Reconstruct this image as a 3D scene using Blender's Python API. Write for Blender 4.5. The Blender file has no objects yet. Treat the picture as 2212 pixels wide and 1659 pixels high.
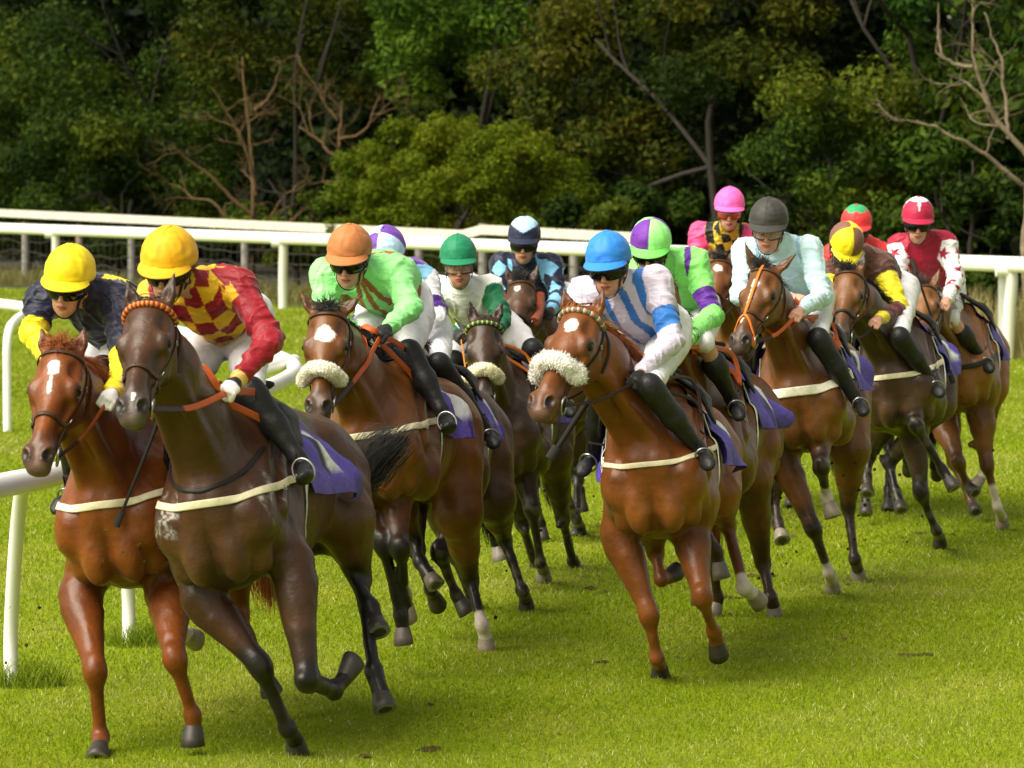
import bpy, math, random
import numpy as np
Q = 1.0          # voxel size multiplier
rng = np.random.default_rng(7)
random.seed(7)
scene = bpy.context.scene
COL = scene.collection

# ------------------------------------------------------------------ camera, sky, sun, exposure
FPX, CX, CY, CAMH = 9000.0, 1106.0, 829.5, 2.58
PITCH = math.atan((829.5 - 350) / FPX)
cam_d = bpy.data.cameras.new("camera")
cam = bpy.data.objects.new("camera", cam_d); COL.objects.link(cam)
cam.location = (0, 0, CAMH); cam.rotation_euler = (math.pi / 2 - PITCH, 0, 0)
cam_d.sensor_width = 36; cam_d.lens = FPX / 2212 * 36
cam_d.clip_start = 0.5; cam_d.clip_end = 2000
cam_d.dof.use_dof = True; cam_d.dof.focus_distance = 21.0; cam_d.dof.aperture_fstop = 6.5
scene.camera = cam
SUN_DIR = np.array((-0.56, -0.42, 0.80)); SUN_DIR /= np.linalg.norm(SUN_DIR)   # towards the sun
world = bpy.data.worlds.new("World"); scene.world = world; world.use_nodes = True
wn = world.node_tree; bg = wn.nodes["Background"]
sky = wn.nodes.new("ShaderNodeTexSky"); sky.sky_type = 'NISHITA'; sky.sun_disc = False
sky.sun_elevation = math.asin(SUN_DIR[2]); sky.sun_rotation = math.atan2(SUN_DIR[0], SUN_DIR[1])
sky.dust_density = 3.0; sky.air_density = 1.0; sky.ozone_density = 0.6
ov = wn.nodes.new("ShaderNodeHueSaturation"); ov.inputs['Saturation'].default_value = .30; wn.links.new(sky.outputs[0], ov.inputs['Color'])   # thin cloud: a whiter sky
wm = wn.nodes.new("ShaderNodeMix"); wm.data_type = 'RGBA'; wm.blend_type = 'MULTIPLY'; wm.inputs[0].default_value = 1; wm.inputs[7].default_value = (1, .95, .80, 1)
wn.links.new(ov.outputs[0], wm.inputs[6]); wn.links.new(wm.outputs[2], bg.inputs[0]); bg.inputs[1].default_value = 0.092
sd = bpy.data.lights.new("sun", 'SUN'); sd.energy = 3.3; sd.angle = math.radians(52); sd.color = (1.0, 0.93, 0.80)
so = bpy.data.objects.new("sun", sd); COL.objects.link(so); so.location = (-20, 0, 30)
from mathutils import Vector
so.rotation_euler = Vector(SUN_DIR).to_track_quat('Z', 'Y').to_euler()
scene.view_settings.view_transform = 'Standard'; scene.view_settings.look = 'None'
scene.view_settings.exposure = 0.95; scene.view_settings.gamma = 1.0
scene.cycles.max_bounces = 5; scene.cycles.transparent_max_bounces = 6
scene.cycles.use_denoising = True

# ------------------------------------------------------------------ small maths
def nrm(v):
    v = np.asarray(v, float); return v / max(1e-9, np.linalg.norm(v))
CAMO = np.array((0, 0, CAMH)); _c, _s = math.cos(PITCH), math.sin(PITCH)
FW = np.array((0, _c, -_s)); UPV = np.array((0, _s, _c)); RT = np.array((1., 0, 0))
Z = np.array((0, 0, 1.))
def ray(px, py): return FW + RT * (px - CX) / FPX + UPV * (CY - py) / FPX
def at(px, py, D): d = ray(px, py); return CAMO + d * (D / d[1])
def gnd(px, py, z=0.0): d = ray(px, py); return CAMO + d * ((z - CAMH) / d[2])
def solve(parent, px, py, L, sgn):
    d = nrm(ray(px, py)); w = CAMO - parent; b = w @ d; c = w @ w - L * L; q = b * b - c
    t = -b if q < 0 else -b + (-1 if sgn == 'n' else 1) * math.sqrt(q)
    return CAMO + d * t
def hexc(h):
    h = h.lstrip('#'); c = [int(h[i:i + 2], 16) / 255 for i in (0, 2, 4)]
    return np.array([x / 12.92 if x <= .04045 else ((x + .055) / 1.055) ** 2.4 for x in c])
def sstep(a, b, x):
    t = np.clip((x - a) / (b - a), 0, 1); return t * t * (3 - 2 * t)
_nd = rng.normal(size=(14, 3)); _nd /= np.linalg.norm(_nd, axis=1)[:, None]; _np = rng.uniform(0, 6.28, 14)
def noise(p, f, seed=0.0):
    """cheap smooth noise in -1..1"""
    p = np.asarray(p) * f + seed; r = 0
    q = p + .7 * np.sin(p[:, [1, 2, 0]] * 1.3 + seed)
    for i in range(7): r = r + np.sin(q @ _nd[i] * (1 + .23 * i) * 2 + _np[i] + seed)
    return r / 4.0

# ------------------------------------------------------------------ meshes and objects
def mesh_from(name, verts, faces, col=None, smooth=True):
    me = bpy.data.meshes.new(name)
    verts = np.ascontiguousarray(verts, dtype=np.float32)
    if isinstance(faces, (tuple, list)) and len(faces) and isinstance(faces[0], np.ndarray): fl = [f for f in faces if len(f)]
    else: fl = [np.asarray(faces)]
    me.vertices.add(len(verts)); me.vertices.foreach_set('co', verts.ravel())
    nl = sum(f.size for f in fl); me.loops.add(nl)
    me.loops.foreach_set('vertex_index', np.concatenate([f.ravel() for f in fl]).astype(np.int32))
    npoly = sum(len(f) for f in fl); me.polygons.add(npoly)
    tot = np.concatenate([np.full(len(f), f.shape[1]) for f in fl]).astype(np.int32)
    st = np.concatenate([[0], np.cumsum(tot)[:-1]]).astype(np.int32)
    me.polygons.foreach_set('loop_start', st)
    me.polygons.foreach_set('loop_total', tot)
    me.polygons.foreach_set('use_smooth', np.full(npoly, smooth))
    if col is not None:
        a = me.color_attributes.new('Col', 'FLOAT_COLOR', 'POINT')
        c4 = np.ones((len(verts), 4), np.float32); c4[:, :3] = col; a.data.foreach_set('color', c4.ravel())
    me.update(); me.validate()
    return me
def link(name, me, mat, parent=None):
    o = bpy.data.objects.new(name, me); COL.objects.link(o)
    if mat: me.materials.append(mat)
    if parent is not None: o.parent = parent
    return o
def empty(name, loc, label, cat, group=None):
    o = bpy.data.objects.new(name, None); COL.objects.link(o); o.location = tuple(loc); o.empty_display_size = .2
    o['label'] = label; o['category'] = cat
    if group: o['group'] = group
    return o
def tag(o, label, cat, group=None, kind=None):
    o['label'] = label; o['category'] = cat
    if group: o['group'] = group
    if kind: o['kind'] = kind
    return o
class MB:
    """collects pieces into one mesh"""
    def __init__(s): s.v, s.f, s.c, s.n = [], {}, [], 0
    def add(s, v, f, c=None):
        v = np.asarray(v, float); f = np.asarray(f, int)
        s.v.append(v); s.f.setdefault(f.shape[1], []).append(f + s.n)
        s.c.append(np.broadcast_to(np.array((1., 1, 1)) if c is None else np.asarray(c, float), (len(v), 3)))
        s.n += len(v); return s
    def build(s, name, mat, parent=None, smooth=True, origin=None):
        v = np.concatenate(s.v)
        if origin is None: origin = np.array(parent_loc(parent))
        v = v - origin
        me = mesh_from(name, v, [np.concatenate(x) for x in s.f.values()], np.concatenate(s.c), smooth)
        o = link(name, me, mat, parent)
        return o
def parent_loc(p):
    l = np.zeros(3)
    while p is not None: l = l + np.array(p.location); p = p.parent
    return l
def frames(pts):
    pts = np.asarray(pts, float); t = np.gradient(pts, axis=0); t /= np.linalg.norm(t, axis=1)[:, None] + 1e-9
    ref = Z if abs(t[0] @ Z) < .9 else RT
    n = np.cross(t[0], ref); n = nrm(n); N = []
    for i in range(len(pts)):
        n = nrm(n - t[i] * (n @ t[i])); N.append(n)
    N = np.array(N); return t, N, np.cross(t, N)
def tube(mb, pts, r, n=8, c=None, flat=1.0, cap=True, nvec=None):
    pts = np.asarray(pts, float); K = len(pts); t, N, B = frames(pts)
    if nvec is not None:
        N = nvec - t * np.sum(nvec * t, 1)[:, None]; N /= np.linalg.norm(N, axis=1)[:, None] + 1e-9; B = np.cross(t, N)
    r = np.broadcast_to(np.asarray(r, float), (K,))
    a = np.arange(n) * 2 * math.pi / n
    v = pts[:, None] + r[:, None, None] * (flat * np.cos(a)[None, :, None] * N[:, None] + np.sin(a)[None, :, None] * B[:, None])
    v = v.reshape(-1, 3); i = np.arange(K - 1)[:, None] * n; j = np.arange(n)[None]; j2 = (j + 1) % n
    f = np.stack([i + j, i + j2, i + n + j2, i + n + j], -1).reshape(-1, 4)
    mb.add(v, f, c if c is None or np.ndim(c) == 1 else np.repeat(c, n, 0))
    if cap:
        for e, k in ((0, 0), (1, K - 1)):
            ring = v[k * n:(k + 1) * n]; vv = np.vstack([ring, pts[k]]); tt = np.stack([np.arange(n), (np.arange(n) + 1) % n, np.full(n, n)], 1)
            mb.add(vv, tt if e else tt[:, ::-1], None if c is None else (c if np.ndim(c) == 1 else c[k]))
def strap(mb, pts, nor, w, th, c=None):
    """flat strap of width w lying on a surface with normals nor"""
    pts = np.asarray(pts, float); K = len(pts); t = np.gradient(pts, axis=0); t /= np.linalg.norm(t, axis=1)[:, None] + 1e-9
    nor = nor - t * np.sum(nor * t, 1)[:, None]; nor /= np.linalg.norm(nor, axis=1)[:, None] + 1e-9
    b = np.cross(t, nor)
    cs = [(-.5, 0), (.5, 0), (.5, .7), (.36, 1), (-.36, 1), (-.5, .7)]
    v = np.stack([pts + b * (w * x) + nor * (th * y) for x, y in cs], 1).reshape(-1, 3); n = 6
    i = np.arange(K - 1)[:, None] * n; j = np.arange(n)[None]; j2 = (j + 1) % n
    f = np.stack([i + j, i + n + j, i + n + j2, i + j2], -1).reshape(-1, 4)
    mb.add(v, f, c if c is None or np.ndim(c) == 1 else np.repeat(c, n, 0))
    for k, fl in ((0, 0), (K - 1, 1)):
        q = np.array([[0, 1, 2, 3, 4, 5]]); mb.add(v[k * n:(k + 1) * n], q[:, ::-1] if fl else q, c if c is None or np.ndim(c) == 1 else c[k])
def box(mb, c, size, R=np.eye(3), col=None):
    s = np.array([(x, y, z) for x in (-.5, .5) for y in (-.5, .5) for z in (-.5, .5)]) * size
    v = s @ np.asarray(R).T + c
    mb.add(v, [(0, 1, 3, 2), (4, 6, 7, 5), (0, 4, 5, 1), (2, 3, 7, 6), (0, 2, 6, 4), (1, 5, 7, 3)], col)
def spline(P, n):
    P = np.asarray(P, float); K = len(P); Pp = np.vstack([2 * P[0] - P[1], P, 2 * P[-1] - P[-2]])
    out = []
    for u in np.linspace(0, K - 1 - 1e-6, n):
        i = int(u); t = u - i; a, b, c, d = Pp[i:i + 4]
        out.append(.5 * ((2 * b) + (-a + c) * t + (2 * a - 5 * b + 4 * c - d) * t * t + (-a + 3 * b - 3 * c + d) * t ** 3))
    return np.array(out)
def uvs(c, rad, R=np.eye(3), nu=16, nv=10):
    u = np.linspace(0, 2 * math.pi, nu, endpoint=False); w = np.linspace(-math.pi / 2, math.pi / 2, nv)
    v = np.array([(math.cos(b) * math.cos(a), math.cos(b) * math.sin(a), math.sin(b)) for b in w for a in u]) * rad
    i = np.arange(nv - 1)[:, None] * nu; j = np.arange(nu)[None]; j2 = (j + 1) % nu
    f = np.stack([i + j, i + j2, i + nu + j2, i + nu + j], -1).reshape(-1, 4)
    return v @ np.asarray(R).T + c, f
def vnormals(v, f):
    q = v[f]; n = np.cross(q[:, 2] - q[:, 0], q[:, 3] - q[:, 1]); N = np.zeros_like(v)
    for k in range(4): 
        for a in range(3): N[:, a] += np.bincount(f[:, k], n[:, a], len(v))
    return N / (np.linalg.norm(N, axis=1)[:, None] + 1e-9)

# ------------------------------------------------------------------ signed-distance sculpting
class SDF:
    def __init__(s): s.p = []
    def cap(s, a, b, ra, rb=None, k=.03, flat=None, sub=False):
        a = np.asarray(a, float); b = np.asarray(b, float); rb = ra if rb is None else rb
        m = max(ra, rb) * (max(1, flat[1]) if flat else 1)
        s.p.append(('c', a, b, ra, rb, k, flat, sub, np.minimum(a, b) - m, np.maximum(a, b) + m)); return s
    def ell(s, c, R, rad, k=.03, sub=False):
        c = np.asarray(c, float); R = np.asarray(R, float); rad = np.asarray(rad, float)   # R rows = axes
        e = np.sqrt(((R * rad[:, None]) ** 2).sum(0))
        s.p.append(('e', c, R, rad, None, k, None, sub, c - e, c + e)); return s
    @staticmethod
    def dist(pr, P):
        if pr[0] == 'c':
            _, a, b, ra, rb, k, flat = pr[:7]; d = b - a; L2 = max(d @ d, 1e-9)
            w = P - a; t = np.clip(w @ d / L2, 0, 1); w = w - t[..., None] * d
            if flat is not None:
                u, fct = flat; w = w + (w @ u)[..., None] * (u * (1 / fct - 1))
            l = np.sqrt((w * w).sum(-1)) - (ra + (rb - ra) * t)
            return l * (min(1, flat[1]) ** .5 if flat else 1)
        _, c, R, rad = pr[:4]
        q = (P - c) @ R.T; a = q / rad; k0 = np.sqrt((a * a).sum(-1)); b = a / rad; k1 = np.sqrt((b * b).sum(-1)) + 1e-9
        return k0 * (k0 - 1) / k1
    @staticmethod
    def comb(g, d, k, sub):
        if sub:
            d = -d; h = np.maximum(k - np.abs(d - g), 0) / k; return np.maximum(g, d) + h * h * k * .25
        h = np.maximum(k - np.abs(d - g), 0) / k; return np.minimum(g, d) - h * h * k * .25
    def eval(s, P):
        g = np.full(P.shape[:-1], 1.0)
        for pr in s.p: g = s.comb(g, s.dist(pr, P), pr[5], pr[7])
        return g
    def grad(s, P, e=.004):
        G = np.stack([s.eval(P + np.eye(3)[i] * e) - s.eval(P - np.eye(3)[i] * e) for i in range(3)], -1)
        return G / (np.linalg.norm(G, axis=-1)[..., None] + 1e-9)
    def project(s, P, off=.004, it=6):
        P = np.array(P, float)
        for _ in range(it): P = P - s.grad(P) * (s.eval(P) - off)[..., None] * .85
        return P, s.grad(P)
    def mesh(s, vox, lo=None, hi=None):
        vox = vox * Q
        A = [p for p in s.p if not p[7]]
        lo = np.min([p[8] for p in A], 0) - 3 * vox if lo is None else lo; hi = np.max([p[9] for p in A], 0) + 3 * vox if hi is None else hi
        N = np.ceil((hi - lo) / vox).astype(int) + 1
        g = np.full(N, 1.0, np.float32); ax = [lo[i] + vox * np.arange(N[i]) for i in range(3)]
        for p in s.p:
            k = p[5]; pad = k * .6 + 2.5 * vox
            i0 = np.maximum(np.floor((p[8] - pad - lo) / vox).astype(int), 0); i1 = np.minimum(np.ceil((p[9] + pad - lo) / vox).astype(int) + 1, N)
            if (i1 <= i0).any(): continue
            X, Y, ZZ = np.meshgrid(*[ax[i][i0[i]:i1[i]] for i in range(3)], indexing='ij')
            P = np.stack([X, Y, ZZ], -1).astype(np.float32)
            if p[0] == 'c': pr = (p[0], p[1].astype('f4'), p[2].astype('f4')) + p[3:6] + ((None if p[6] is None else (p[6][0].astype('f4'), p[6][1])),)
            else: pr = (p[0], p[1].astype('f4'), p[2].astype('f4'), p[3].astype('f4'))
            d = s.dist(pr, P); sl = tuple(slice(i0[i], i1[i]) for i in range(3))
            g[sl] = s.comb(g[sl], d, k, p[7])
        return surface_nets(g, lo, vox)
def surface_nets(g, lo, vox):
    ins = g < 0
    n = ins.shape; c = np.zeros(tuple(x - 1 for x in n), np.uint8)
    for dx in (0, 1):
        for dy in (0, 1):
            for dz in (0, 1): c += ins[dx:n[0] - 1 + dx, dy:n[1] - 1 + dy, dz:n[2] - 1 + dz]
    I = np.argwhere((c > 0) & (c < 8)); idx = np.full(c.shape, -1, np.int32); idx[tuple(I.T)] = np.arange(len(I))
    offs = np.array([(x, y, z) for x in (0, 1) for y in (0, 1) for z in (0, 1)])
    val = np.stack([g[tuple((I + o).T)] for o in offs], 1)
    acc = np.zeros((len(I), 3)); cnt = np.zeros(len(I))
    for a in range(8):
        for b in range(a + 1, 8):
            if np.abs(offs[a] - offs[b]).sum() != 1: continue
            va, vb = val[:, a], val[:, b]; m = (va < 0) != (vb < 0); t = va[m] / (va[m] - vb[m])
            acc[m] += offs[a] + t[:, None] * (offs[b] - offs[a]); cnt[m] += 1
    v = lo + (I + acc / cnt[:, None]) * vox; F = []
    for ax in range(3):
        u, w = (ax + 1) % 3, (ax + 2) % 3
        s0 = [slice(1, -1)] * 3; s0[ax] = slice(0, -1); s1 = list(s0); s1[ax] = slice(1, None)
        A, B = ins[tuple(s0)], ins[tuple(s1)]
        for cond, rev in ((A & ~B, False), (~A & B, True)):
            E = np.argwhere(cond)
            if not len(E): continue
            base = E.copy(); base[:, u] += 1; base[:, w] += 1
            q = []
            for du, dw in ((-1, -1), (0, -1), (0, 0), (-1, 0)):
                p = base.copy(); p[:, u] += du; p[:, w] += dw; q.append(idx[tuple(p.T)])
            q = np.stack(q, 1); F.append(q[:, ::-1] if rev else q)
    F = np.concatenate(F); F = F[(F >= 0).all(1)]
    return v, F
def smooth_mesh(v, f, it=1, lam=.5):
    for _ in range(it):
        acc = np.zeros_like(v); cnt = np.zeros(len(v))
        for k in range(4):
            for nb in (f[:, (k + 1) % 4], f[:, (k + 3) % 4]):
                cnt += np.bincount(f[:, k], minlength=len(v))
                for a in range(3): acc[:, a] += np.bincount(f[:, k], v[nb, a], len(v))
        v = v * (1 - lam) + lam * acc / np.maximum(cnt, 1)[:, None]
    return v

# ------------------------------------------------------------------ materials
def mat(name, rough=.5, col=None, spec=.5, coat=0, coat_r=.3, sheen=0, metal=0, bump=None, var=0.0, var_scale=8, trans=0, ani=None):
    m = bpy.data.materials.new(name); m.use_nodes = True; nt = m.node_tree; N, L = nt.nodes, nt.links
    b = N["Principled BSDF"]; b.inputs['Roughness'].default_value = rough; b.inputs['Metallic'].default_value = metal
    b.inputs['Specular IOR Level'].default_value = spec; b.inputs['Coat Weight'].default_value = coat; b.inputs['Coat Roughness'].default_value = coat_r
    b.inputs['Sheen Weight'].default_value = sheen; b.inputs['Sheen Roughness'].default_value = .4
    tc = N.new('ShaderNodeTexCoord')
    if col is None:
        a = N.new('ShaderNodeAttribute'); a.attribute_name = 'Col'; src = a.outputs['Color']
    else:
        r = N.new('ShaderNodeRGB'); r.outputs[0].default_value = (*col, 1); src = r.outputs[0]
    if var:
        nz = N.new('ShaderNodeTexNoise'); nz.inputs['Scale'].default_value = var_scale; nz.inputs['Detail'].default_value = 5
        L.new(tc.outputs['Object'], nz.inputs['Vector'])
        mr = N.new('ShaderNodeMapRange'); mr.inputs[1].default_value = .25; mr.inputs[2].default_value = .75
        mr.inputs[3].default_value = 1 - var; mr.inputs[4].default_value = 1 + var; L.new(nz.outputs[0], mr.inputs[0])
        vm = N.new('ShaderNodeVectorMath'); vm.operation = 'SCALE'; L.new(src, vm.inputs[0]); L.new(mr.outputs[0], vm.inputs['Scale']); src = vm.outputs[0]
    L.new(src, b.inputs['Base Color'])
    if bump:
        last = None
        for sc, st, dist in bump:
            nz = N.new('ShaderNodeTexNoise'); nz.inputs['Scale'].default_value = sc; nz.inputs['Detail'].default_value = 3
            if ani is not None:
                mp = N.new('ShaderNodeMapping'); mp.inputs['Scale'].default_value = ani; L.new(tc.outputs['Object'], mp.inputs[0]); L.new(mp.outputs[0], nz.inputs['Vector'])
            else: L.new(tc.outputs['Object'], nz.inputs['Vector'])
            bm_ = N.new('ShaderNodeBump'); bm_.inputs['Strength'].default_value = st; bm_.inputs['Distance'].default_value = dist
            L.new(nz.outputs[0], bm_.inputs['Height'])
            if last: L.new(last, bm_.inputs['Normal'])
            last = bm_.outputs[0]
        L.new(last, b.inputs['Normal'])
    if trans:
        out = N['Material Output']; tr = N.new('ShaderNodeBsdfTranslucent'); L.new(src, tr.inputs[0]); mx = N.new('ShaderNodeMixShader'); mx.inputs[0].default_value = trans
        L.new(b.outputs[0], mx.inputs[1]); L.new(tr.outputs[0], mx.inputs[2]); L.new(mx.outputs[0], out.inputs[0])
    return m
M_COAT = mat('horse_coat', .40, spec=.34, coat=.05, coat_r=.2, sheen=.02, var=.26, var_scale=11, bump=[(13, .30, .02), (42, .28, .006), (150, .3, .002)])
def ridged(m, sc, st, dist):                              # fine folds and veins under the coat
    nt = m.node_tree; N, L = nt.nodes, nt.links; b = N['Principled BSDF']; tc = [x for x in N if x.bl_idname == 'ShaderNodeTexCoord'][0]
    nz = N.new('ShaderNodeTexNoise'); nz.noise_type = 'RIDGED_MULTIFRACTAL'; nz.inputs['Scale'].default_value = sc; nz.inputs['Detail'].default_value = 2; nz.inputs['Distortion'].default_value = .6
    mp = N.new('ShaderNodeMapping'); mp.inputs['Scale'].default_value = (1, 1, .55); L.new(tc.outputs['Object'], mp.inputs[0]); L.new(mp.outputs[0], nz.inputs['Vector'])
    bm_ = N.new('ShaderNodeBump'); bm_.inputs['Strength'].default_value = st; bm_.inputs['Distance'].default_value = dist; L.new(nz.outputs[0], bm_.inputs['Height'])
    old = b.inputs['Normal'].links[0].from_socket; L.new(old, bm_.inputs['Normal']); L.new(bm_.outputs[0], b.inputs['Normal'])
ridged(M_COAT, 6, .35, .010)
M_SKIN = mat('skin', .5, spec=.4, bump=[(60, .15, .003)])
M_SATIN = mat('satin', .5, spec=.3, sheen=.2, var=.05, var_scale=14, bump=[(9, .5, .03), (26, .3, .010)], ani=(1, 1, 2.6))
M_BREECH = mat('breeches', .6, sheen=.1, var=.05, var_scale=20, bump=[(16, .5, .02)])
M_CLOTH = mat('number_cloth', .6, var=.08, var_scale=16, bump=[(15, .6, .03)])
M_LEATH = mat('leather', .5, spec=.3, var=.15, var_scale=40, bump=[(60, .2, .003)])
M_BOOT = mat('boot_leather', .5, spec=.3, coat=.03, coat_r=.2, var=.25, var_scale=12, bump=[(12, .7, .02), (40, .3, .005)])
M_HELM = mat('helmet_silk', .55, spec=.28, sheen=.1, var=.05, var_scale=20, bump=[(14, .35, .012), (40, .15, .004)])
M_LENS = mat('goggle_lens', .10, col=(.004, .004, .005), spec=.35)
M_EYE = mat('eye', .12, col=(.008, .005, .004), spec=.35)
M_HAIR = mat('horse_hair', .6, spec=.3, var=.15, var_scale=30)
M_HOOF = mat('hoof', .5, var=.2, var_scale=30, bump=[(40, .3, .003)])
M_FLEECE = mat('fleece', .95, spec=.1, sheen=.3, bump=[(90, .8, .012)])
M_SOIL = mat('soil', .95, spec=.1, var=.5, var_scale=60, bump=[(50, .8, .01)])
M_RUBBER = mat('black_rubber', .8, spec=.12)
M_METAL = mat('bit_steel', .35, col=(.38, .38, .38), metal=1)
M_RAIL = mat('rail_plastic', .4, var=.05, var_scale=3, bump=[(6, .1, .01)])
M_WOOD = mat('weathered_wood', .85, var=.25, var_scale=12, bump=[(30, .5, .01)], ani=(4, 4, .4))
M_LEAF = mat('foliage', .7, spec=.1, trans=.3)
M_BARK = mat('bark', .9, var=.3, var_scale=10, bump=[(30, .8, .02)])
M_GRASSB = mat('grass_blade', .6, spec=.2, trans=.35)

# ================================================================== SETTING: turf
def grass_mat():
    m = bpy.data.materials.new('turf'); m.use_nodes = True; nt = m.node_tree; N, L = nt.nodes, nt.links; b = N["Principled BSDF"]
    b.inputs['Roughness'].default_value = .9; b.inputs['Specular IOR Level'].default_value = .1
    g = N.new('ShaderNodeNewGeometry')
    def nz(sc, det, stretch=(1, 1, 1)):
        mp = N.new('ShaderNodeMapping'); mp.inputs['Scale'].default_value = stretch; L.new(g.outputs['Position'], mp.inputs[0])
        t = N.new('ShaderNodeTexNoise'); t.inputs['Scale'].default_value = sc; t.inputs['Detail'].default_value = det; L.new(mp.outputs[0], t.inputs['Vector']); return t.outputs[0]
    def ramp(src, stops):
        r = N.new('ShaderNodeValToRGB'); L.new(src, r.inputs[0]); e = r.color_ramp.elements
        e[0].position, e[0].color = stops[0][0], (*stops[0][1], 1); e[1].position, e[1].color = stops[-1][0], (*stops[-1][1], 1)
        for p, c in stops[1:-1]: x = e.new(p); x.color = (*c, 1)
        return r.outputs[0]
    base = ramp(nz(1.1, 6, (1, .45, 1)), [(.3, (.145, .20, .002)), (.5, (.185, .245, .003)), (.7, (.25, .28, .014))])
    fine = ramp(nz(34, 4), [(.3, (.5, .5, .5)), (.7, (1.35, 1.35, 1.35))])
    mx = N.new('ShaderNodeMix'); mx.data_type = 'RGBA'; mx.blend_type = 'MULTIPLY'; mx.inputs[0].default_value = .8
    L.new(base, mx.inputs[6]); L.new(fine, mx.inputs[7])
    L.new(mx.outputs[2], b.inputs['Base Color'])
    bp = N.new('ShaderNodeBump'); bp.inputs['Strength'].default_value = .6; bp.inputs['Distance'].default_value = .03; L.new(nz(60, 3), bp.inputs['Height']); L.new(bp.outputs[0], b.inputs['Normal'])
    return m
gv = np.array([(-500, -60, 0), (500, -60, 0), (500, 900, 0), (-500, 900, 0)], float)
tag(link('ground', mesh_from('ground', gv, np.array([[0, 1, 2, 3]]), smooth=False), grass_mat()), 'closely mown bright green turf of the racecourse', 'ground', kind='structure')
# rough strip of scrub floor behind the outer rail
def fence_pt(u, off=0):      # u = screen-free parameter: metres along the outer fence from its far left end; off = metres beyond it
    A = np.array((-10.3, 84.0)); B = np.array((6.8, 53.6)); d = (B - A) / np.linalg.norm(B - A); nn = np.array((-d[1], d[0])); nn = nn if nn[1] > 0 else -nn
    return A + d * u + nn * off
FL = 34.9
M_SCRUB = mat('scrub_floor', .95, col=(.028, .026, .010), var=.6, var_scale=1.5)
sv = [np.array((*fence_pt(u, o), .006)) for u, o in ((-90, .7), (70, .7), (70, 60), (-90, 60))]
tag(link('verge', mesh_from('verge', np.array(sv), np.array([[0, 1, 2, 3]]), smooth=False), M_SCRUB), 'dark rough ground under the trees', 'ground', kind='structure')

def blades(n, D0, D1, hmin, hmax, wd, xr=.165, seed=3):
    r = np.random.default_rng(seed); u = r.random(n); D = D0 * (D1 / D0) ** u; X = (r.random(n) * 2 - 1) * (xr * D + .4)
    k = D / 18; P = np.stack([X, D, np.zeros(n)], 1)
    h = (hmin + (hmax - hmin) * r.random(n) ** 1.6) * (1 + .3 * (k - 1)); w = wd * k * (.6 + .8 * r.random(n)); a = r.random(n) * math.pi
    dx = np.stack([np.cos(a), np.sin(a), np.zeros(n)], 1) * w[:, None]
    lean = r.normal(size=(n, 2)) * .55; tip = P + np.stack([lean[:, 0] * h, lean[:, 1] * h, h], 1)
    v = np.stack([P - dx, P + dx, tip], 1).reshape(-1, 3)
    patch = noise(P * (1, .45, 1), .9) * .5 + noise(P * (1, .5, 1), 3.1, 2.) * .35
    dry = np.clip(patch * .7 + .04 + r.normal(size=n) * .26, 0, 1)[:, None]
    g1 = np.array((.195, .275, .004)); g2 = np.array((.44, .42, .12))
    c = g1 * (1 - dry) + g2 * dry; c = c * (.8 + .4 * r.random(n))[:, None]
    straw = (r.random(n) < .02)[:, None]; c = np.where(straw, np.array((.62, .56, .30)), c)
    return v, np.arange(3 * n).reshape(-1, 3), np.repeat(c, 3, 0)
mb = MB(); mb.add(*blades(900000, 16.5, 85, .010, .029, .0024)); 
g = mb.build('grass', M_GRASSB, smooth=False, origin=(0, 0, 0)); tag(g, 'short green grass blades with pale worn flecks', 'grass', kind='stuff')

def tuft(mb, c, rad, n, h0, h1, w, col, col2, lean=.35):
    a = rng.random(n) * 6.283; rr = rad * np.sqrt(rng.random(n)); P = np.stack([c[0] + rr * np.cos(a), c[1] + rr * np.sin(a), np.full(n, c[2] if len(c) > 2 else 0.)], 1)
    h = h0 + (h1 - h0) * rng.random(n); b = rng.random(n) * math.pi; dx = np.stack([np.cos(b), np.sin(b), 0 * b], 1) * w
    ln = rng.normal(size=(n, 2)) * lean; mid = P + np.stack([ln[:, 0] * h * .35, ln[:, 1] * h * .35, h * .6], 1); tip = P + np.stack([ln[:, 0] * h, ln[:, 1] * h, h * .97], 1)
    v = np.stack([P - dx, P + dx, mid + dx * .7, mid - dx * .7, tip], 1).reshape(-1, 3); i = np.arange(n)[:, None] * 5
    q = i + np.array([[0, 1, 2, 3]]); t = i + np.array([[3, 2, 4]]); k = rng.random(n)[:, None]
    cc = np.repeat(np.asarray(col) * (1 - k) + np.asarray(col2) * k, 5, 0)
    mb.add(v, q, cc); mb.f.setdefault(3, []).append(t + mb.n - len(v))

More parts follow.
